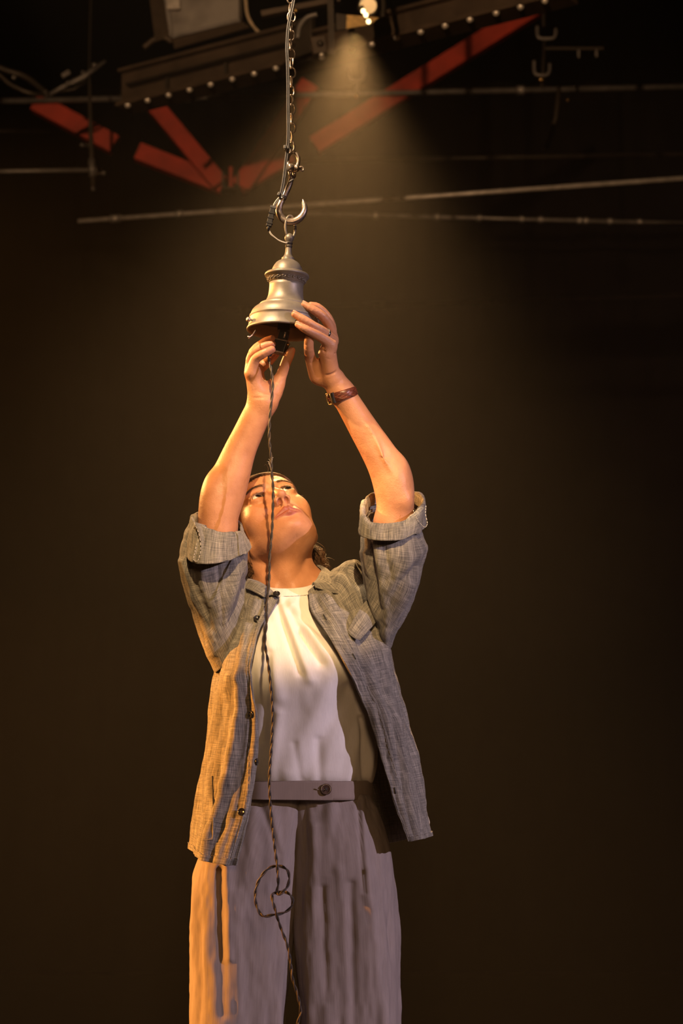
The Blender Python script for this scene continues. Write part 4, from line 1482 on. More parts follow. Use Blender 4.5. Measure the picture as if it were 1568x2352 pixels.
for _ in range(4):                                     # lay the strands on the skull
    d = skull(q); g = np.stack([skull(q + np.eye(3, dtype=np.float32)[k_] * .001) - d for k_ in range(3)], 1) / .001
    g /= np.linalg.norm(g, axis=1)[:, None]
    q = q - g * (d - roots[:, 3])[:, None]
q = q.reshape(520, 9, 3)
for i in range(520):
    cs.append(cr([h2w(c_) for c_ in q[i]], 16))
strands('strand', cs, .00055, M['hair'], hair)
cs = []
for i in range(760):                                   # loose hair falling behind the neck
    sx = 1 if i % 2 else -1
    b = np.array([sx * rnd.uniform(.045, .072), rnd.uniform(-.075, -.030), rnd.uniform(-.03, .01)])
    r0 = h2w(b)
    if sx > 0:
        tip = P(rnd.uniform(716, 757), rnd.uniform(1292, 1324), rnd.uniform(.02, .07))
        mid = P(rnd.uniform(712, 742), rnd.uniform(1262, 1290), rnd.uniform(.02, .07))
    else:
        tip = P(rnd.uniform(558, 608), rnd.uniform(1308, 1345), rnd.uniform(-.05, .03))
        mid = P(rnd.uniform(556, 592), rnd.uniform(1280, 1308), rnd.uniform(-.045, .03))
    w_ = np.array([rnd.uniform(-.006, .006), rnd.uniform(-.006, .006), rnd.uniform(-.004, .004)])
    cs.append(cr([r0, mid + w_, tip * .7 + mid * .3 - w_, tip], 14))
strands('strand', cs, .00050, M['hair'], hair)
cs = []
for (x0, y0), pts in (((740, 1285), [(752, 1281), (762, 1283), (768, 1287)]), ((700, 1150), [(690, 1140), (694, 1138), (699, 1142)]), ((735, 1300), [(748, 1296), (760, 1302), (764, 1308)]), ((640, 1100), [(652, 1106), (664, 1118), (672, 1128)]), ((612, 1090), [(616, 1078), (611, 1067), (606, 1070)]), ((590, 1092), [(594, 1087), (604, 1086), (612, 1090)])):
    cs.append(cr([P(x0, y0, .0)] + [P(x, y, .0) for x, y in pts], 16))
strands('flyaway', cs, .0005, M['hair'], hair)

# ---- nails
def nail(J, J2, hint, w, l, parent=body):
    (a, ra), (b, rb) = J, J2
    d = b - a; d /= np.linalg.norm(d)
    h_ = np.asarray(hint, float); h_ = h_ - d * (h_ @ d); h_ /= np.linalg.norm(h_)
    x = np.cross(d, h_)
    G = []
    for v_ in np.linspace(-1, 1, 7):
        G.append([b + d * (v_ * l + .001) + x * w * math.sin(u_) * (1 - .18 * v_ * v_) + h_ * (rb * .93 * (math.cos(u_ * .9)) - .0006 * v_ * v_ + .0004) for u_ in np.linspace(-1, 1, 7)])
    o_ = part('nail', grid_mesh('nail', np.array(G), False), M['nail'], parent)
    solidify(o_, .0007, 0)


nail(FB['pinky'][3], FB['pinky'][4], (.3, -.5, .9), .0052, .0048)
nail(FB['ring'][3], FB['ring'][4], (.2, -.25, 1), .0056, .0052)
nail(FB['middle'][3], FB['middle'][4], (.2, -.2, 1), .0056, .0052)

# ---- ring and bracelet
pa, pb = FB['ring'][0][0], FB['ring'][1][0]
rcn = pa * .22 + pb * .78
Rr = frame_from(pb - pa, (0, 1, 0))
part('finger_ring', mesh_from('finger_ring', *lathe_data([(.0105, -.0022), (.0118, -.0022), (.0122, 0), (.0118, .0022), (.0105, .0022), (.0105, -.0022)], rcn, Rr, 32)), M['ring'], person)
wa, wb = P(785, 905, -.2235), P(800, 934, -.2165)
Rw = frame_from(wa - wb, (0, 1, 0)); wc = P(784.5, 907, -.2235)
# the strap slants a little over the wrist
tl_ = frame_from(Rw[:, 2] + .18 * np.array([1, 0, .3]), (0, 1, 0))
WR = .0310
br = part('bracelet', mesh_from('bracelet', *lathe_data([(WR - .004, -.0085), (WR - .0012, -.0095), (WR, -.0080), (WR + .0003, 0), (WR, .0080), (WR - .0012, .0095), (WR - .004, .0085), (WR - .004, -.0085)], wc, tl_, 56)), M['leather'], person)
for i, z in enumerate((-.005, -.0017, .0017, .005)):
    pts = [wc + tl_ @ np.array([(WR + .0003) * math.cos(t_), (WR + .0003) * math.sin(t_), z + .0016 * math.sin(t_ * 9 + i * 1.6)]) for t_ in np.linspace(0, 2 * np.pi, 90, endpoint=False)]
    part('braid', mesh_from('braid', *tube_data(pts, .0011, 6, closed=True)), M['leather'], br)
cl = P(760, 917, -.255)
cdir = (cl - wc); cdir -= tl_[:, 2] * (cdir @ tl_[:, 2]); cdir /= np.linalg.norm(cdir)
Rc = np.stack([np.cross(tl_[:, 2], cdir), tl_[:, 2], cdir], 1)
k_ = part('keeper', mesh_from('keeper', *box_data(wc + cdir * (WR + .0006), Rc, (.0028, .0108, .0026))), M['black_plastic'], br, False)
bevel(k_, .0008)
cdir2 = (P(752, 925, -.24) - wc); cdir2 -= tl_[:, 2] * (cdir2 @ tl_[:, 2]); cdir2 /= np.linalg.norm(cdir2)
Rc2 = np.stack([np.cross(tl_[:, 2], cdir2), tl_[:, 2], cdir2], 1)
pts = [wc + cdir2 * (WR + .001) + Rc2 @ np.array([.0075 * np.sign(math.cos(t_)) * abs(math.cos(t_)) ** .5, .0115 * np.sign(math.sin(t_)) * abs(math.sin(t_)) ** .5, 0]) for t_ in np.linspace(0, 2 * np.pi, 28, endpoint=False)]
part('buckle', mesh_from('buckle', *tube_data(pts, .0013, 8, closed=True)), M['gold'], br)


# ================================================================== clothes
def to_px(G):
    d = G - CC; z = d @ CF
    return 784 + FPX * (d @ CR) / z, 1176 - FPX * (d @ CU) / z


def ridges(G, segs):
    """sum of soft fold ridges laid along lines over the cloth (x0, y0, x1, y1, height, width)"""
    px, py = to_px(G)
    out_ = np.zeros(px.shape)
    for x0, y0, x1, y1, amp, w in segs:
        dx, dy = x1 - x0, y1 - y0; L2 = dx * dx + dy * dy
        t_ = ((px - x0) * dx + (py - y0) * dy) / L2
        tc = np.clip(t_, 0, 1)
        d2 = (px - x0 - tc * dx) ** 2 + (py - y0 - tc * dy) ** 2
        fall = np.clip(1.15 - tc * .5, 0, 1)
        out_ += amp * np.exp(-d2 / (w * w)) * fall
    return out_


def front_only(G, y0=-.03, k=.03):
    return np.clip((y0 - G[..., 1]) / k, 0, 1)


def ring(L, R, F, B, n=16, e=.8):
    """closed section through left, front, right, back points (px, py, Y)"""
    L, R, F, B = P(*L), P(*R), P(*F), P(*B)
    c = (L + R) / 2
    out_ = []
    for t_ in np.linspace(0, 2 * np.pi, n, endpoint=False):
        cs, sn = math.cos(t_), math.sin(t_)
        cs = math.copysign(abs(cs) ** e, cs); sn = math.copysign(abs(sn) ** e, sn)
        v = (F - c) if sn > 0 else (B - c)
        out_.append(c - cs * (R - L) / 2 + abs(sn) * v)
    return np.array(out_)


def outward(G, N, closed):
    c = G.mean(axis=1, keepdims=True)
    s = np.sign(((G - c) * N).sum())
    return N * s


# ------------------------------------------------------------------ T-shirt
rows = [ring((612, 1340, -.02), (718, 1336, -.02), (664, 1353, -.100), (664, 1306, .055)),
        ring((592, 1372, -.01), (752, 1366, -.01), (662, 1385, -.122), (668, 1335, .075)),
        ring((558, 1420, .0), (812, 1420, .0), (672, 1430, -.142), (680, 1400, .09)),
        ring((543, 1490, .0), (848, 1490, .0), (684, 1500, -.160), (690, 1480, .095)),
        ring((545, 1560, .0), (858, 1560, .0), (692, 1560, -.156), (697, 1560, .09)),
        ring((552, 1650, .0), (860, 1650, .0), (700, 1650, -.132), (700, 1650, .08)),
        ring((558, 1740, .0), (866, 1735, .0), (706, 1740, -.122), (706, 1740, .08)),
        ring((566, 1780, .0), (860, 1780, .0), (710, 1782, -.118), (710, 1780, .08)),
        ring((574, 1806, .0), (848, 1806, .0), (710, 1806, -.106), (710, 1806, .08))]
G = loft(rows, 260, 300, True)
N = outward(G, normals_of(G, True), True)
d = ridges(G, [(632, 1372, 690, 1545, -.0075, 9), (650, 1385, 740, 1520, -.006, 11), (672, 1405, 760, 1470, -.005, 10), (640, 1378, 712, 1560, .005, 12), (668, 1395, 790, 1560, .005, 14),
               (690, 1450, 735, 1525, -.006, 8), (612, 1440, 640, 1600, .004, 14), (620, 1500, 604, 1700, -.003, 9), (760, 1560, 660, 1770, .004, 22), (800, 1580, 700, 1790, -.003, 16),
               (840, 1600, 800, 1790, .005, 14), (858, 1640, 846, 1792, .006, 8), (826, 1650, 836, 1795, -.005, 7), (640, 1640, 620, 1795, .003, 12), (730, 1700, 735, 1795, -.003, 10), (676, 1710, 690, 1795, -.002, 9)])
d *= 1.7
d += .0018 * vnoise(G, (22, 22, 9)) + .0009 * vnoise(G, (60, 60, 25), 3.3)
G2 = G + N * d[..., None]
tee = part('tshirt', grid_mesh('tshirt', G2, True), M['tee'], person)
solidify(tee, .002, 1)
# ribbed neck band
nb = loft([rows[0], rows[0] + (rows[1] - rows[0]) * .35, rows[0] + (rows[1] - rows[0]) * .55], 200, 14, True)
nn = outward(nb, normals_of(nb, True), True)
band = part('neck_band', grid_mesh('neck_band', nb + nn * .0016, True), M['tee'], tee)
solidify(band, .0016, 0)
st = (nb + nn * .0022)[-1]
part('neck_stitching', mesh_from('neck_stitching', *tube_data(st + .0004 * np.sin(np.arange(200) * 2.2)[:, None], .0008, 6, closed=True)), M['tee'], tee)

# ------------------------------------------------------------------ trousers
FL = P(670, 2000, 0)


def floor_ring(xl, xr, z, f, b):
    c = np.array([(xl + xr) / 2, 0, z]); out_ = []
    for t_ in np.linspace(0, 2 * np.pi, 16, endpoint=False):
        cs, sn = math.cos(t_), math.sin(t_)
        cs = math.copysign(abs(cs) ** .6, cs); sn = math.copysign(abs(sn) ** .6, sn)
        out_.append(np.array([c[0] - cs * (xr - xl) / 2, (f if sn > 0 else b) * abs(sn), z]))
    return np.array(out_)


def leg(rows_px, folds, seed):
    rows = [ring((l, y, 0), (r, y, 0), ((l + r) / 2, y, f), ((l + r) / 2, y, b), e=.6) for y, l, r, f, b in rows_px]
    l, r = rows_px[-1][1], rows_px[-1][2]
    xl, xr = P(l, 2352, 0)[0], P(r, 2352, 0)[0]
    for z, k in ((.40, .0), (.22, .004), (.045, .008)):
        rows.append(floor_ring(xl - k, xr + k, z, -.125, .125))
    G = loft(rows, 220, 420, True)
    N = outward(G, normals_of(G, True), True)
    a = np.linspace(0, 2 * np.pi, 220, endpoint=False)[None]
    z = G[..., 2]
    amp = np.clip((1.02 - z) / .25, 0, 1)
    d = amp * (.0035 * np.sin(a * 5 + 1.6 * np.sin(z * 3 + seed) + seed) + .0016 * np.sin(a * 13 + 4 * np.sin(z * 3 + seed * 2)))
    d += .0045 * vnoise(G, (20, 20, 5), seed) + .0028 * vnoise(G, (46, 46, 13), seed + 7) + .0011 * vnoise(G, (110, 110, 40), seed * 3)
    d += ridges(G, folds)
    return G + N * d[..., None]


GL = leg([(1826, 560, 700, -.105, .085), (1870, 522, 697, -.120, .105), (1930, 476, 692, -.128, .12), (1990, 452, 686, -.130, .125), (2060, 444, 680, -.128, .12), (2200, 443, 668, -.126, .12), (2352, 443, 656, -.125, .12)],
         [(600, 1850, 640, 1960, -.004, 7), (622, 1850, 655, 1990, .004, 9), (520, 1990, 528, 2200, .008, 9), (505, 2000, 512, 2330, -.008, 12), (540, 2050, 556, 2352, .005, 12), (585, 1870, 560, 2100, .004, 16), (640, 2080, 630, 2352, .004, 14)], 1.3)
GR = leg([(1826, 662, 852, -.104, .085), (1870, 664, 872, -.118, .105), (1930, 668, 889, -.126, .12), (1990, 670, 899, -.128, .125), (2060, 672, 906, -.126, .12), (2200, 680, 913, -.124, .12), (2352, 690, 917, -.123, .12)],
         [(822, 1840, 836, 2050, -.006, 4), (828, 1840, 845, 2080, .004, 9), (760, 1850, 752, 2010, .004, 14), (700, 1850, 690, 2100, -.005, 9), (720, 1900, 716, 2352, .006, 12), (780, 2000, 800, 2352, .005, 14), (845, 2000, 880, 2352, .006, 12), (806, 2030, 812, 2352, -.006, 9), (740, 2040, 748, 2300, -.005, 8)], 4.1)
trousers = bpy.data.objects.new('trousers', None); COL.objects.link(trousers)
trousers.parent = person; trousers.matrix_parent_inverse = Matrix.Translation(-world_loc(person))
lg = part('trouser_leg', grid_mesh('trouser_leg', GL, True), M['trouser'], trousers)
solidify(lg, .002, 1)
lg = part('trouser_leg', grid_mesh('trouser_leg', GR, True), M['trouser'], trousers)
solidify(lg, .002, 1)
# fly seam
fs = [P(x, y, -.135 if y < 1990 else -.128) for x, y in ((684, 1838), (688, 1880), (686, 1930), (680, 1985), (674, 2040))]
# waistband, with overlapping tab and button
wr = [ring((568, y, 0), (851 + dx, y, 0), (710, y + 1, f), (710, y, .088)) for y, dx, f in ((1794, 0, -.1265), (1797, 2, -.1295), (1812, 3, -.131), (1830, 3, -.131), (1836, 2, -.1285))]
Gw = loft(wr, 220, 26, True)
Nw = outward(Gw, normals_of(Gw, True), True)
Gw = Gw + Nw * (.0012 * vnoise(Gw, (18, 18, 40)))[..., None]
wb_ = part('waistband', grid_mesh('waistband', Gw, True), M['waistband'], trousers)
solidify(wb_, .003, 0)
tabG = loft([[P(x, y0 + (x - 600) * .008, -.1345 - .002 * math.sin((x - 600) / 170 * 3) + (.012 if x < 590 else 0)) for x in (572, 600, 640, 680, 720, 750, 764)] for y0 in (1796, 1803, 1815, 1828, 1837)], 60, 20, False)
tab = part('waist_tab', grid_mesh('waist_tab', tabG, False), M['waistband'], wb_)
solidify(tab, .0035, 0)


def button(px, py, Y, rpx, mat, parent, name='button', tilt=(0, -1, .1)):
    c = P(px, py, Y); r = rpx / SP(c)
    R = frame_from(np.array(tilt, float), (1, 0, 0))
    o_ = part(name, mesh_from(name, *lathe_data([(.0002, -.001), (r * .9, -.001), (r, .0006), (r, .0016), (r * .86, .0026), (r * .72, .0022), (r * .6, .0014), (.0002, .0012)], c, R, 28)), M[mat], parent)
    x_ = [tube_data([c + R @ np.array([-sx * r * .24, -r * .24, .0013]), c + R @ np.array([0, 0, .0019]), c + R @ np.array([sx * r * .24, r * .24, .0013])], r * .09, 6) for sx in (-1, 1)]
    part('button_thread', mesh_from('button_thread', *join_data(x_)), M['dark_thread'], o_)
    return o_


button(748, 1813, -.1405, 13, 'horn_button', tab, 'waist_button')
part('buttonhole', mesh_from('buttonhole', *tube_data([P(722, 1812, -.139), P(736, 1815, -.139)], .0011, 6)), M['waistband'], tab)

# ------------------------------------------------------------------ open linen overshirt
JR = [
    [(640, 1374, -.128), (604, 1352, -.112), (582, 1342, -.08), (568, 1334, -.03), (590, 1322, .045), (630, 1316, .072), (690, 1314, .072), (728, 1318, .055), (742, 1326, .0), (738, 1330, -.05), (730, 1342, -.09), (708, 1357, -.118)],
    [(617, 1412, -.150), (592, 1396, -.142), (560, 1376, -.10), (532, 1356, -.02), (550, 1350, .055), (620, 1344, .095), (700, 1342, .095), (790, 1326, .07), (822, 1292, .0), (800, 1316, -.06), (764, 1366, -.128), (713, 1398, -.146)],
    [(597, 1447, -.163), (577, 1450, -.155), (545, 1450, -.125), (503, 1450, -.03), (530, 1440, .08), (620, 1430, .11), (720, 1430, .11), (820, 1430, .09), (884, 1428, -.01), (862, 1432, -.09), (802, 1440, -.152), (739, 1440, -.165)],
    [(577, 1540, -.170), (556, 1540, -.162), (528, 1540, -.125), (497, 1540, -.03), (530, 1540, .085), (620, 1540, .11), (720, 1540, .11), (830, 1540, .095), (898, 1526, .0), (889, 1535, -.09), (852, 1540, -.150), (801, 1540, -.172)],
    [(588, 1636, -.166), (562, 1640, -.166), (518, 1640, -.128), (482, 1640, -.03), (520, 1640, .085), (620, 1640, .11), (720, 1640, .11), (850, 1640, .1), (922, 1636, .0), (918, 1640, -.09), (890, 1640, -.148), (847, 1640, -.162)],
    [(590, 1738, -.160), (556, 1740, -.166), (506, 1740, -.135), (471, 1740, -.03), (510, 1740, .095), (620, 1740, .12), (720, 1740, .12), (850, 1740, .11), (943, 1735, .0), (943, 1740, -.10), (916, 1742, -.140), (876, 1745, -.150)],
    [(577, 1850, -.164), (542, 1850, -.172), (487, 1850, -.142), (456, 1850, -.03), (500, 1850, .115), (620, 1850, .135), (740, 1850, .135), (870, 1850, .11), (958, 1845, .02), (966, 1850, -.09), (942, 1852, -.145), (905, 1852, -.156)],
    [(558, 1930, -.166), (520, 1926, -.176), (472, 1920, -.144), (448, 1904, -.03), (500, 1895, .125), (620, 1890, .145), (740, 1890, .145), (880, 1895, .11), (968, 1884, .02), (974, 1890, -.085), (952, 1894, -.146), (923, 1896, -.158)],
    [(543, 1988, -.166), (502, 1984, -.176), (464, 1975, -.144), (444, 1950, -.03), (500, 1940, .13), (620, 1934, .15), (740, 1934, .15), (885, 1938, .11), (972, 1914, .02), (980, 1924, -.08), (960, 1929, -.146), (937, 1933, -.158)],
]
JR = [[P(*c) for c in r] for r in JR]
NU, NV = 330, 330
G = loft(JR, NU, NV, False)
N = normals_of(G, False)
c = G.mean(axis=1, keepdims=True); N = N * np.sign(((G - c) * N).sum())
u = np.linspace(0, 1, NU)[None]; vv_ = np.linspace(0, 1, NV)[:, None]
px, py = to_px(G)
fl = front_only(G, -.02, .05)
low = np.clip((py - 1480) / 160, 0, 1)
d = low * (.006 * np.sin(u * 60 + 2.5 * np.sin(vv_ * 5)) + .004 * np.sin(u * 110 + 4 * np.sin(vv_ * 4 + 1))) * .8
d += ridges(G, [(800, 1310, 870, 1440, -.010, 8), (782, 1330, 850, 1450, .009, 10), (812, 1300, 880, 1420, .008, 8), (765, 1350, 800, 1440, -.007, 9), (750, 1370, 770, 1470, .006, 14), (830, 1460, 850, 1600, -.010, 14), (862, 1430, 905, 1620, .010, 10),
                (880, 1560, 905, 1640, -.006, 9), (600, 1380, 585, 1440, -.005, 5), (588, 1375, 575, 1420, .005, 6), (556, 1400, 530, 1540, -.008, 8), (568, 1440, 548, 1560, .008, 9), (535, 1480, 515, 1600, .007, 9), (545, 1560, 500, 1800, .006, 14), (520, 1600, 478, 1880, -.006, 12), (575, 1560, 545, 1850, -.005, 12),
                (900, 1640, 930, 1790, .007, 14), (925, 1700, 950, 1900, -.005, 10), (905, 1800, 945, 1925, .004, 9)])
d += .0035 * vnoise(G, (26, 26, 12)) + .0016 * vnoise(G, (60, 60, 34), 2.0) + .0007 * vnoise(G, (150, 150, 90), 5.0)
# puckering along the two front edges
edge = np.exp(-(u / .035) ** 2) + np.exp(-((1 - u) / .035) ** 2)
d += edge * low * .0011 * np.sin(py / 6.5 + 1.5 * np.sin(py / 23))
G = G + N * d[..., None]
# collar at rest of the shirt
shirt = part('overshirt', grid_mesh('overshirt', G, False), M['linen'], person)
solidify(shirt, .0022, 0)
Nn = normals_of(G, False); Nn = Nn * np.sign(((G - c) * Nn).sum())


def strip(name, u0, u1, v0, v1, lift, mat='linen', th=.0016, parent=shirt):
    a, b = int(u0 * (NU - 1)), int(u1 * (NU - 1)) + 1
    e, f = int(v0 * (NV - 1)), int(v1 * (NV - 1)) + 1
    S = G[e:f, a:b] + Nn[e:f, a:b] * lift
    o_ = part(name, grid_mesh(name, S, False), M[mat], parent)
    solidify(o_, th, 0)
    return o_


def stitch(name, line, r=.0004, parent=shirt, mat='thread_grey'):
    dash = []
    n = len(line)
    for i in range(0, n - 2, 3):
        dash.append(tube_data(line[i:i + 3], r, 4))
    return part(name, mesh_from(name, *join_data(dash)), M[mat], parent)


M['thread_grey'] = simple('grey_thread', (.30, .28, .25), .8, nscale=300, bmp=0)
strip('placket', 0, .052, .0, 1, .0022)
strip('placket', .948, 1, .0, 1, .0022)
strip('hem', 0, 1, .968, 1, .0022)
for uu in (.046, .954):
    k_ = int(uu * (NU - 1))
    stitch('edge_stitching', G[::2, k_] + Nn[::2, k_] * .0036)
kk = int(.966 * (NV - 1))
stitch('hem_stitching', G[kk] + Nn[kk] * .0036)


def shirt_point(x, y, umin=0, umax=1, lift=.003):
    a, b = int(umin * (NU - 1)), int(umax * (NU - 1)) + 1
    gx, gy = to_px(G[:, a:b])
    m = (gx - x) ** 2 + (gy - y) ** 2 + 1e5 * (G[:, a:b, 1] > 0)
    i, j = np.unravel_index(np.argmin(m), m.shape)
    return G[i, a + j] + Nn[i, a + j] * lift, Nn[i, a + j]


def shirt_button(x, y, rpx):
    c_, n_ = shirt_point(x, y, 0, .2, .0042)
    X, Y_ = to_px(c_)
    return button(X, Y_, c_[1], rpx, 'button', shirt, 'button', tuple(n_))


for x, y, r in ((590, 1423, 8.5), (580, 1640, 8.5), (556, 1866, 9), (584, 1750, 8.5)):
    shirt_button(x, y, r)
c0_ = P(635, 1364, -.140)
button(635, 1364, -.140, 8, 'button', shirt, 'button', (.1, -.8, .6))
for x0, y0, x1, y1 in ((744, 1414, 752, 1426), (808, 1502, 815, 1516), (906, 1808, 909, 1822)):
    p0, n0 = shirt_point(x0, y0, .8, 1, .004); p1, n1_ = shirt_point(x1, y1, .8, 1, .004)
    part('buttonhole', mesh_from('buttonhole', *tube_data([p0, (p0 + p1) / 2 + n0 * .0004, p1], .0013, 6)), simple('hole_thread', (.05, .05, .05), .9, bmp=0), shirt)
# loose loop of hem tape at the side
part('hanger_loop', mesh_from('hanger_loop', *tube_data(cr([P(968, 1850, -.01), P(978, 1868, -.01), P(985, 1886, -.01), P(984, 1893, -.01), P(974, 1892, -.01)], 24), .0013, 6)), M['thread'], shirt)

# collar
ci = [(641, 1375, -.131), (622, 1356, -.127), (602, 1342, -.112), (584, 1335, -.085), (569, 1328, -.035), (592, 1302, .045), (660, 1292, .070), (714, 1296, .048), (737, 1308, -.005), (734, 1318, -.06), (728, 1330, -.09), (717, 1345, -.115)]
co = [(606, 1372, -.140), (592, 1364, -.135), (576, 1356, -.120), (560, 1350, -.09), (546, 1344, -.03), (570, 1330, .075), (660, 1322, .105), (730, 1318, .085), (765, 1322, .0), (775, 1345, -.07), (779, 1364, -.115), (724, 1349, -.128)]
a_ = np.array([P(*q_) for q_ in ci]); b_ = np.array([P(*q_) for q_ in co])
mid = (a_ + b_) / 2 + np.array([0, -.002, .006])
Gc = loft([a_, a_ * .85 + b_ * .15 + np.array([0, -.001, .004]), mid, b_], 160, 22, False)
Gc += (.0012 * vnoise(Gc, (50, 50, 50)))[..., None] * np.array([0, -1, .5])
collar = part('collar', grid_mesh('collar', Gc, False), M['linen'], shirt)
solidify(collar, .003, 0)
stitch('collar_stitching', Gc[-3] + np.array([0, -.0022, .0012]), parent=shirt)


# sleeves and rolled cuffs
def sleeve(secs, folds, seed):
    rows = [ring(*s_, e=.9) for s_ in secs]
    G = loft(rows, 200, 200, True)
    N = outward(G, normals_of(G, True), True)
    d = .006 * vnoise(G, (22, 22, 9), seed) + .0022 * vnoise(G, (50, 50, 26), seed + 3) + .0007 * vnoise(G, (150, 150, 90), seed)
    d += ridges(G, folds)
    G = G + N * d[..., None]
    o_ = part('sleeve', grid_mesh('sleeve', G, True), M['linen'], shirt)
    solidify(o_, .0022, 0)
    return o_, G


slA, GA = sleeve([((497, 1540, -.03), (572, 1400, .0), (540, 1480, -.10), (530, 1430, .07)),
                  ((478, 1498, -.05), (564, 1375, -.04), (525, 1440, -.145), (518, 1410, .04)),
                  ((446, 1418, -.08), (564, 1340, -.08), (508, 1390, -.19), (506, 1360, .01)),
                  ((420, 1335, -.12), (566, 1300, -.11), (495, 1335, -.225), (495, 1300, -.02)),
                  ((414, 1280, -.145), (564, 1268, -.14), (490, 1290, -.245), (492, 1250, -.04)),
                  ((422, 1232, -.16), (556, 1244, -.155), (488, 1262, -.248), (494, 1212, -.07)),
                  ((440, 1200, -.17), (548, 1226, -.165), (490, 1236, -.235), (498, 1190, -.09))],
                 [(424, 1290, 490, 1500, .008, 9), (440, 1290, 480, 1440, -.006, 9), (500, 1290, 512, 1440, -.003, 4), (545, 1290, 515, 1430, .006, 9), (560, 1330, 530, 1430, -.006, 9), (470, 1300, 462, 1350, .005, 9), (430, 1240, 470, 1300, -.006, 8)], 1.0)
slB, GB = sleeve([((842, 1350, .0), (891, 1504, -.03), (868, 1450, -.10), (865, 1390, .07)),
                  ((838, 1322, -.04), (900, 1466, -.05), (868, 1408, -.15), (865, 1360, .04)),
                  ((834, 1292, -.08), (932, 1402, -.08), (878, 1360, -.195), (878, 1315, .0)),
                  ((834, 1264, -.12), (962, 1330, -.11), (892, 1315, -.23), (890, 1270, -.02)),
                  ((834, 1240, -.14), (974, 1272, -.135), (897, 1275, -.245), (896, 1225, -.05)),
                  ((838, 1212, -.155), (966, 1224, -.15), (897, 1240, -.242), (900, 1190, -.07)),
                  ((846, 1190, -.165), (956, 1195, -.16), (897, 1218, -.230), (900, 1175, -.09))],
                 [(848, 1250, 880, 1440, -.008, 8), (840, 1270, 866, 1420, .006, 7), (862, 1240, 884, 1460, .005, 9), (966, 1260, 890, 1350, .006, 12), (955, 1300, 885, 1400, -.005, 12), (935, 1340, 895, 1480, .006, 12), (880, 1250, 900, 1330, -.004, 9)], 8.0)


def cuff(up, lo_, seed, flare=.006):
    U = ring(*up, e=.9); L = ring(*lo_, e=.9)
    cU = U.mean(0); cL = L.mean(0)
    inn = U + (cU - U) * .10 - (U - L) * .45
    rows = [inn, U + (cU - U) * .06 - (U - L) * .12, U + (cU - U) * .02, U + (U - cU) * .035 - (U - L) * .06, (U * .6 + L * .4) + ((U - cU) * .6 + (L - cL) * .4) * .05, L + (L - cL) * .05 + (U - L) * .08, L + (L - cL) * .02, L - (L - cL) * .06 + (U - L) * .06, L - (L - cL) * .10 + (U - L) * .3]
    G = loft(rows, 180, 80, True)
    N = outward(G, normals_of(G, True), True)
    d = .004 * vnoise(G, (28, 28, 28), seed) + .0016 * vnoise(G, (70, 70, 70), seed + 2) + .0006 * vnoise(G, (160, 160, 160), seed)
    G = G + N * d[..., None]
    return G


Gq = cuff(((440, 1187, -.180), (553, 1214, -.160), (500, 1222, -.262), (508, 1178, -.085)), ((436, 1268, -.190), (572, 1252, -.150), (495, 1293, -.288), (500, 1232, -.05)), 2.0)
cfA = part('cuff', grid_mesh('cuff', Gq, True), M['linen'], slA)
solidify(cfA, .002, 0)
st_a = [Gq[k_, int(180 * .165)] for k_ in range(26, 58)]
N_ = outward(Gq, normals_of(Gq, True), True)
for fr in (.10, .36):
    j = int(180 * fr)
    stitch('cuff_stitching', (Gq[24:58, j] + N_[24:58, j] * .002), .0007, slA, 'thread' if fr < .2 else 'thread_grey')
# loose cuff end folded over itself
fe = [P(447, 1200, -.262), P(458, 1228, -.278), P(462, 1262, -.287), P(455, 1288, -.288), P(446, 1286, -.283), P(449, 1266, -.281), P(456, 1240, -.278)]
fl_ = np.stack([cr(fe, 40), cr(fe, 40) + np.array([.010, .012, -.001]), cr(fe, 40) + np.array([.020, .026, -.002])])
cf2 = part('cuff_fold', grid_mesh('cuff_fold', fl_.transpose(1, 0, 2), False), M['linen'], cfA)
solidify(cf2, .002, 0)
stitch('cuff_edge', cr(fe, 60) + np.array([-.001, -.001, 0]), .0007, slA, 'thread')

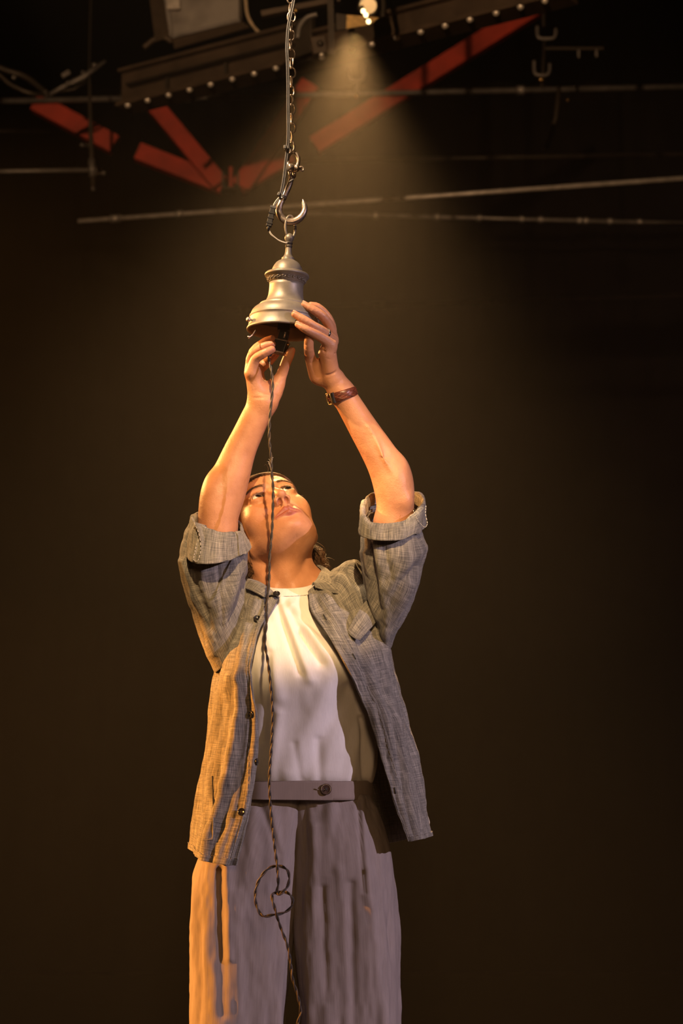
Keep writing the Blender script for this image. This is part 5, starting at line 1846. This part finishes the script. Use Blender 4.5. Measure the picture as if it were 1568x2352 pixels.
Gq = cuff(((834, 1160, -.165), (974, 1152, -.155), (890, 1203, -.248), (905, 1126, -.07)), ((832, 1210, -.155), (974, 1207, -.145), (888, 1240, -.272), (905, 1172, -.045)), 6.0)
cfB = part('cuff', grid_mesh('cuff', Gq, True), M['linen'], slB)
solidify(cfB, .002, 0)
N_ = outward(Gq, normals_of(Gq, True), True)
for fr in (.17, .41):
    j = int(180 * fr)
    stitch('cuff_stitching', (Gq[24:58, j] + N_[24:58, j] * .002), .0007, slB, 'thread')
fe = [P(949, 1172, -.222), P(955, 1186, -.226), P(960, 1196, -.226), P(968, 1206, -.222), P(976, 1211, -.214), P(981, 1202, -.208), P(977, 1180, -.198), P(978, 1162, -.19)]
stitch('cuff_edge', cr(fe, 60), .0008, slB, 'thread')

# ------------------------------------------------------------------ breast pocket flap
pf = [[(842, 1378, -.128), (848, 1392, -.130), (856, 1408, -.128), (866, 1424, -.118)],
      [(832, 1390, -.143), (838, 1406, -.147), (846, 1424, -.146), (856, 1436, -.134)],
      [(815, 1416, -.156), (822, 1430, -.160), (832, 1442, -.160), (842, 1452, -.150)],
      [(796, 1450, -.158), (804, 1459, -.164), (814, 1466, -.165), (825, 1470, -.158)]]
Gp = loft([[P(*c_) for c_ in r] for r in pf], 40, 50, False)
Gp += (.0016 * vnoise(Gp, (45, 45, 45), 2))[..., None] * np.array([0, -1, 0])
pk = part('pocket_flap', grid_mesh('pocket_flap', Gp, False), M['linen'], shirt)
solidify(pk, .0035, 0)
for e_ in (Gp[2:-2, 2], Gp[2:-2, -3], Gp[-3, 2:-2]):
    stitch('flap_stitching', e_ + np.array([0, -.0026, 0]), .0005, shirt)
# hip pocket on the viewer-left panel
hpk = [[shirt_point(x, y, 0, .45, .0022)[0] for x in (468, 480, 490)] for y in (1784, 1830, 1880, 1930)]
Gh = loft(hpk, 14, 40, False)
hp_ = part('hip_pocket', grid_mesh('hip_pocket', Gh, False), M['linen'], shirt)
solidify(hp_, .0016, 0)

# ------------------------------------------------------------------ shoes (below the frame)
for xm in (548, 803):
    cx = P(xm, 2352, 0)[0]
    prof = []
    for yy, w, hgt in ((.09, .030, .075), (.05, .036, .085), (-.02, .038, .07), (-.09, .042, .05), (-.15, .038, .038), (-.185, .02, .025)):
        prof.append([np.array([cx + w * math.cos(t_), yy, max(.003, hgt * .5 + hgt * .5 * math.sin(t_))]) for t_ in np.linspace(0, 2 * np.pi, 16, endpoint=False)])
    sh_ = part('shoe', grid_mesh('shoe', loft(prof, 40, 40, True), True), M['shoe'], person)
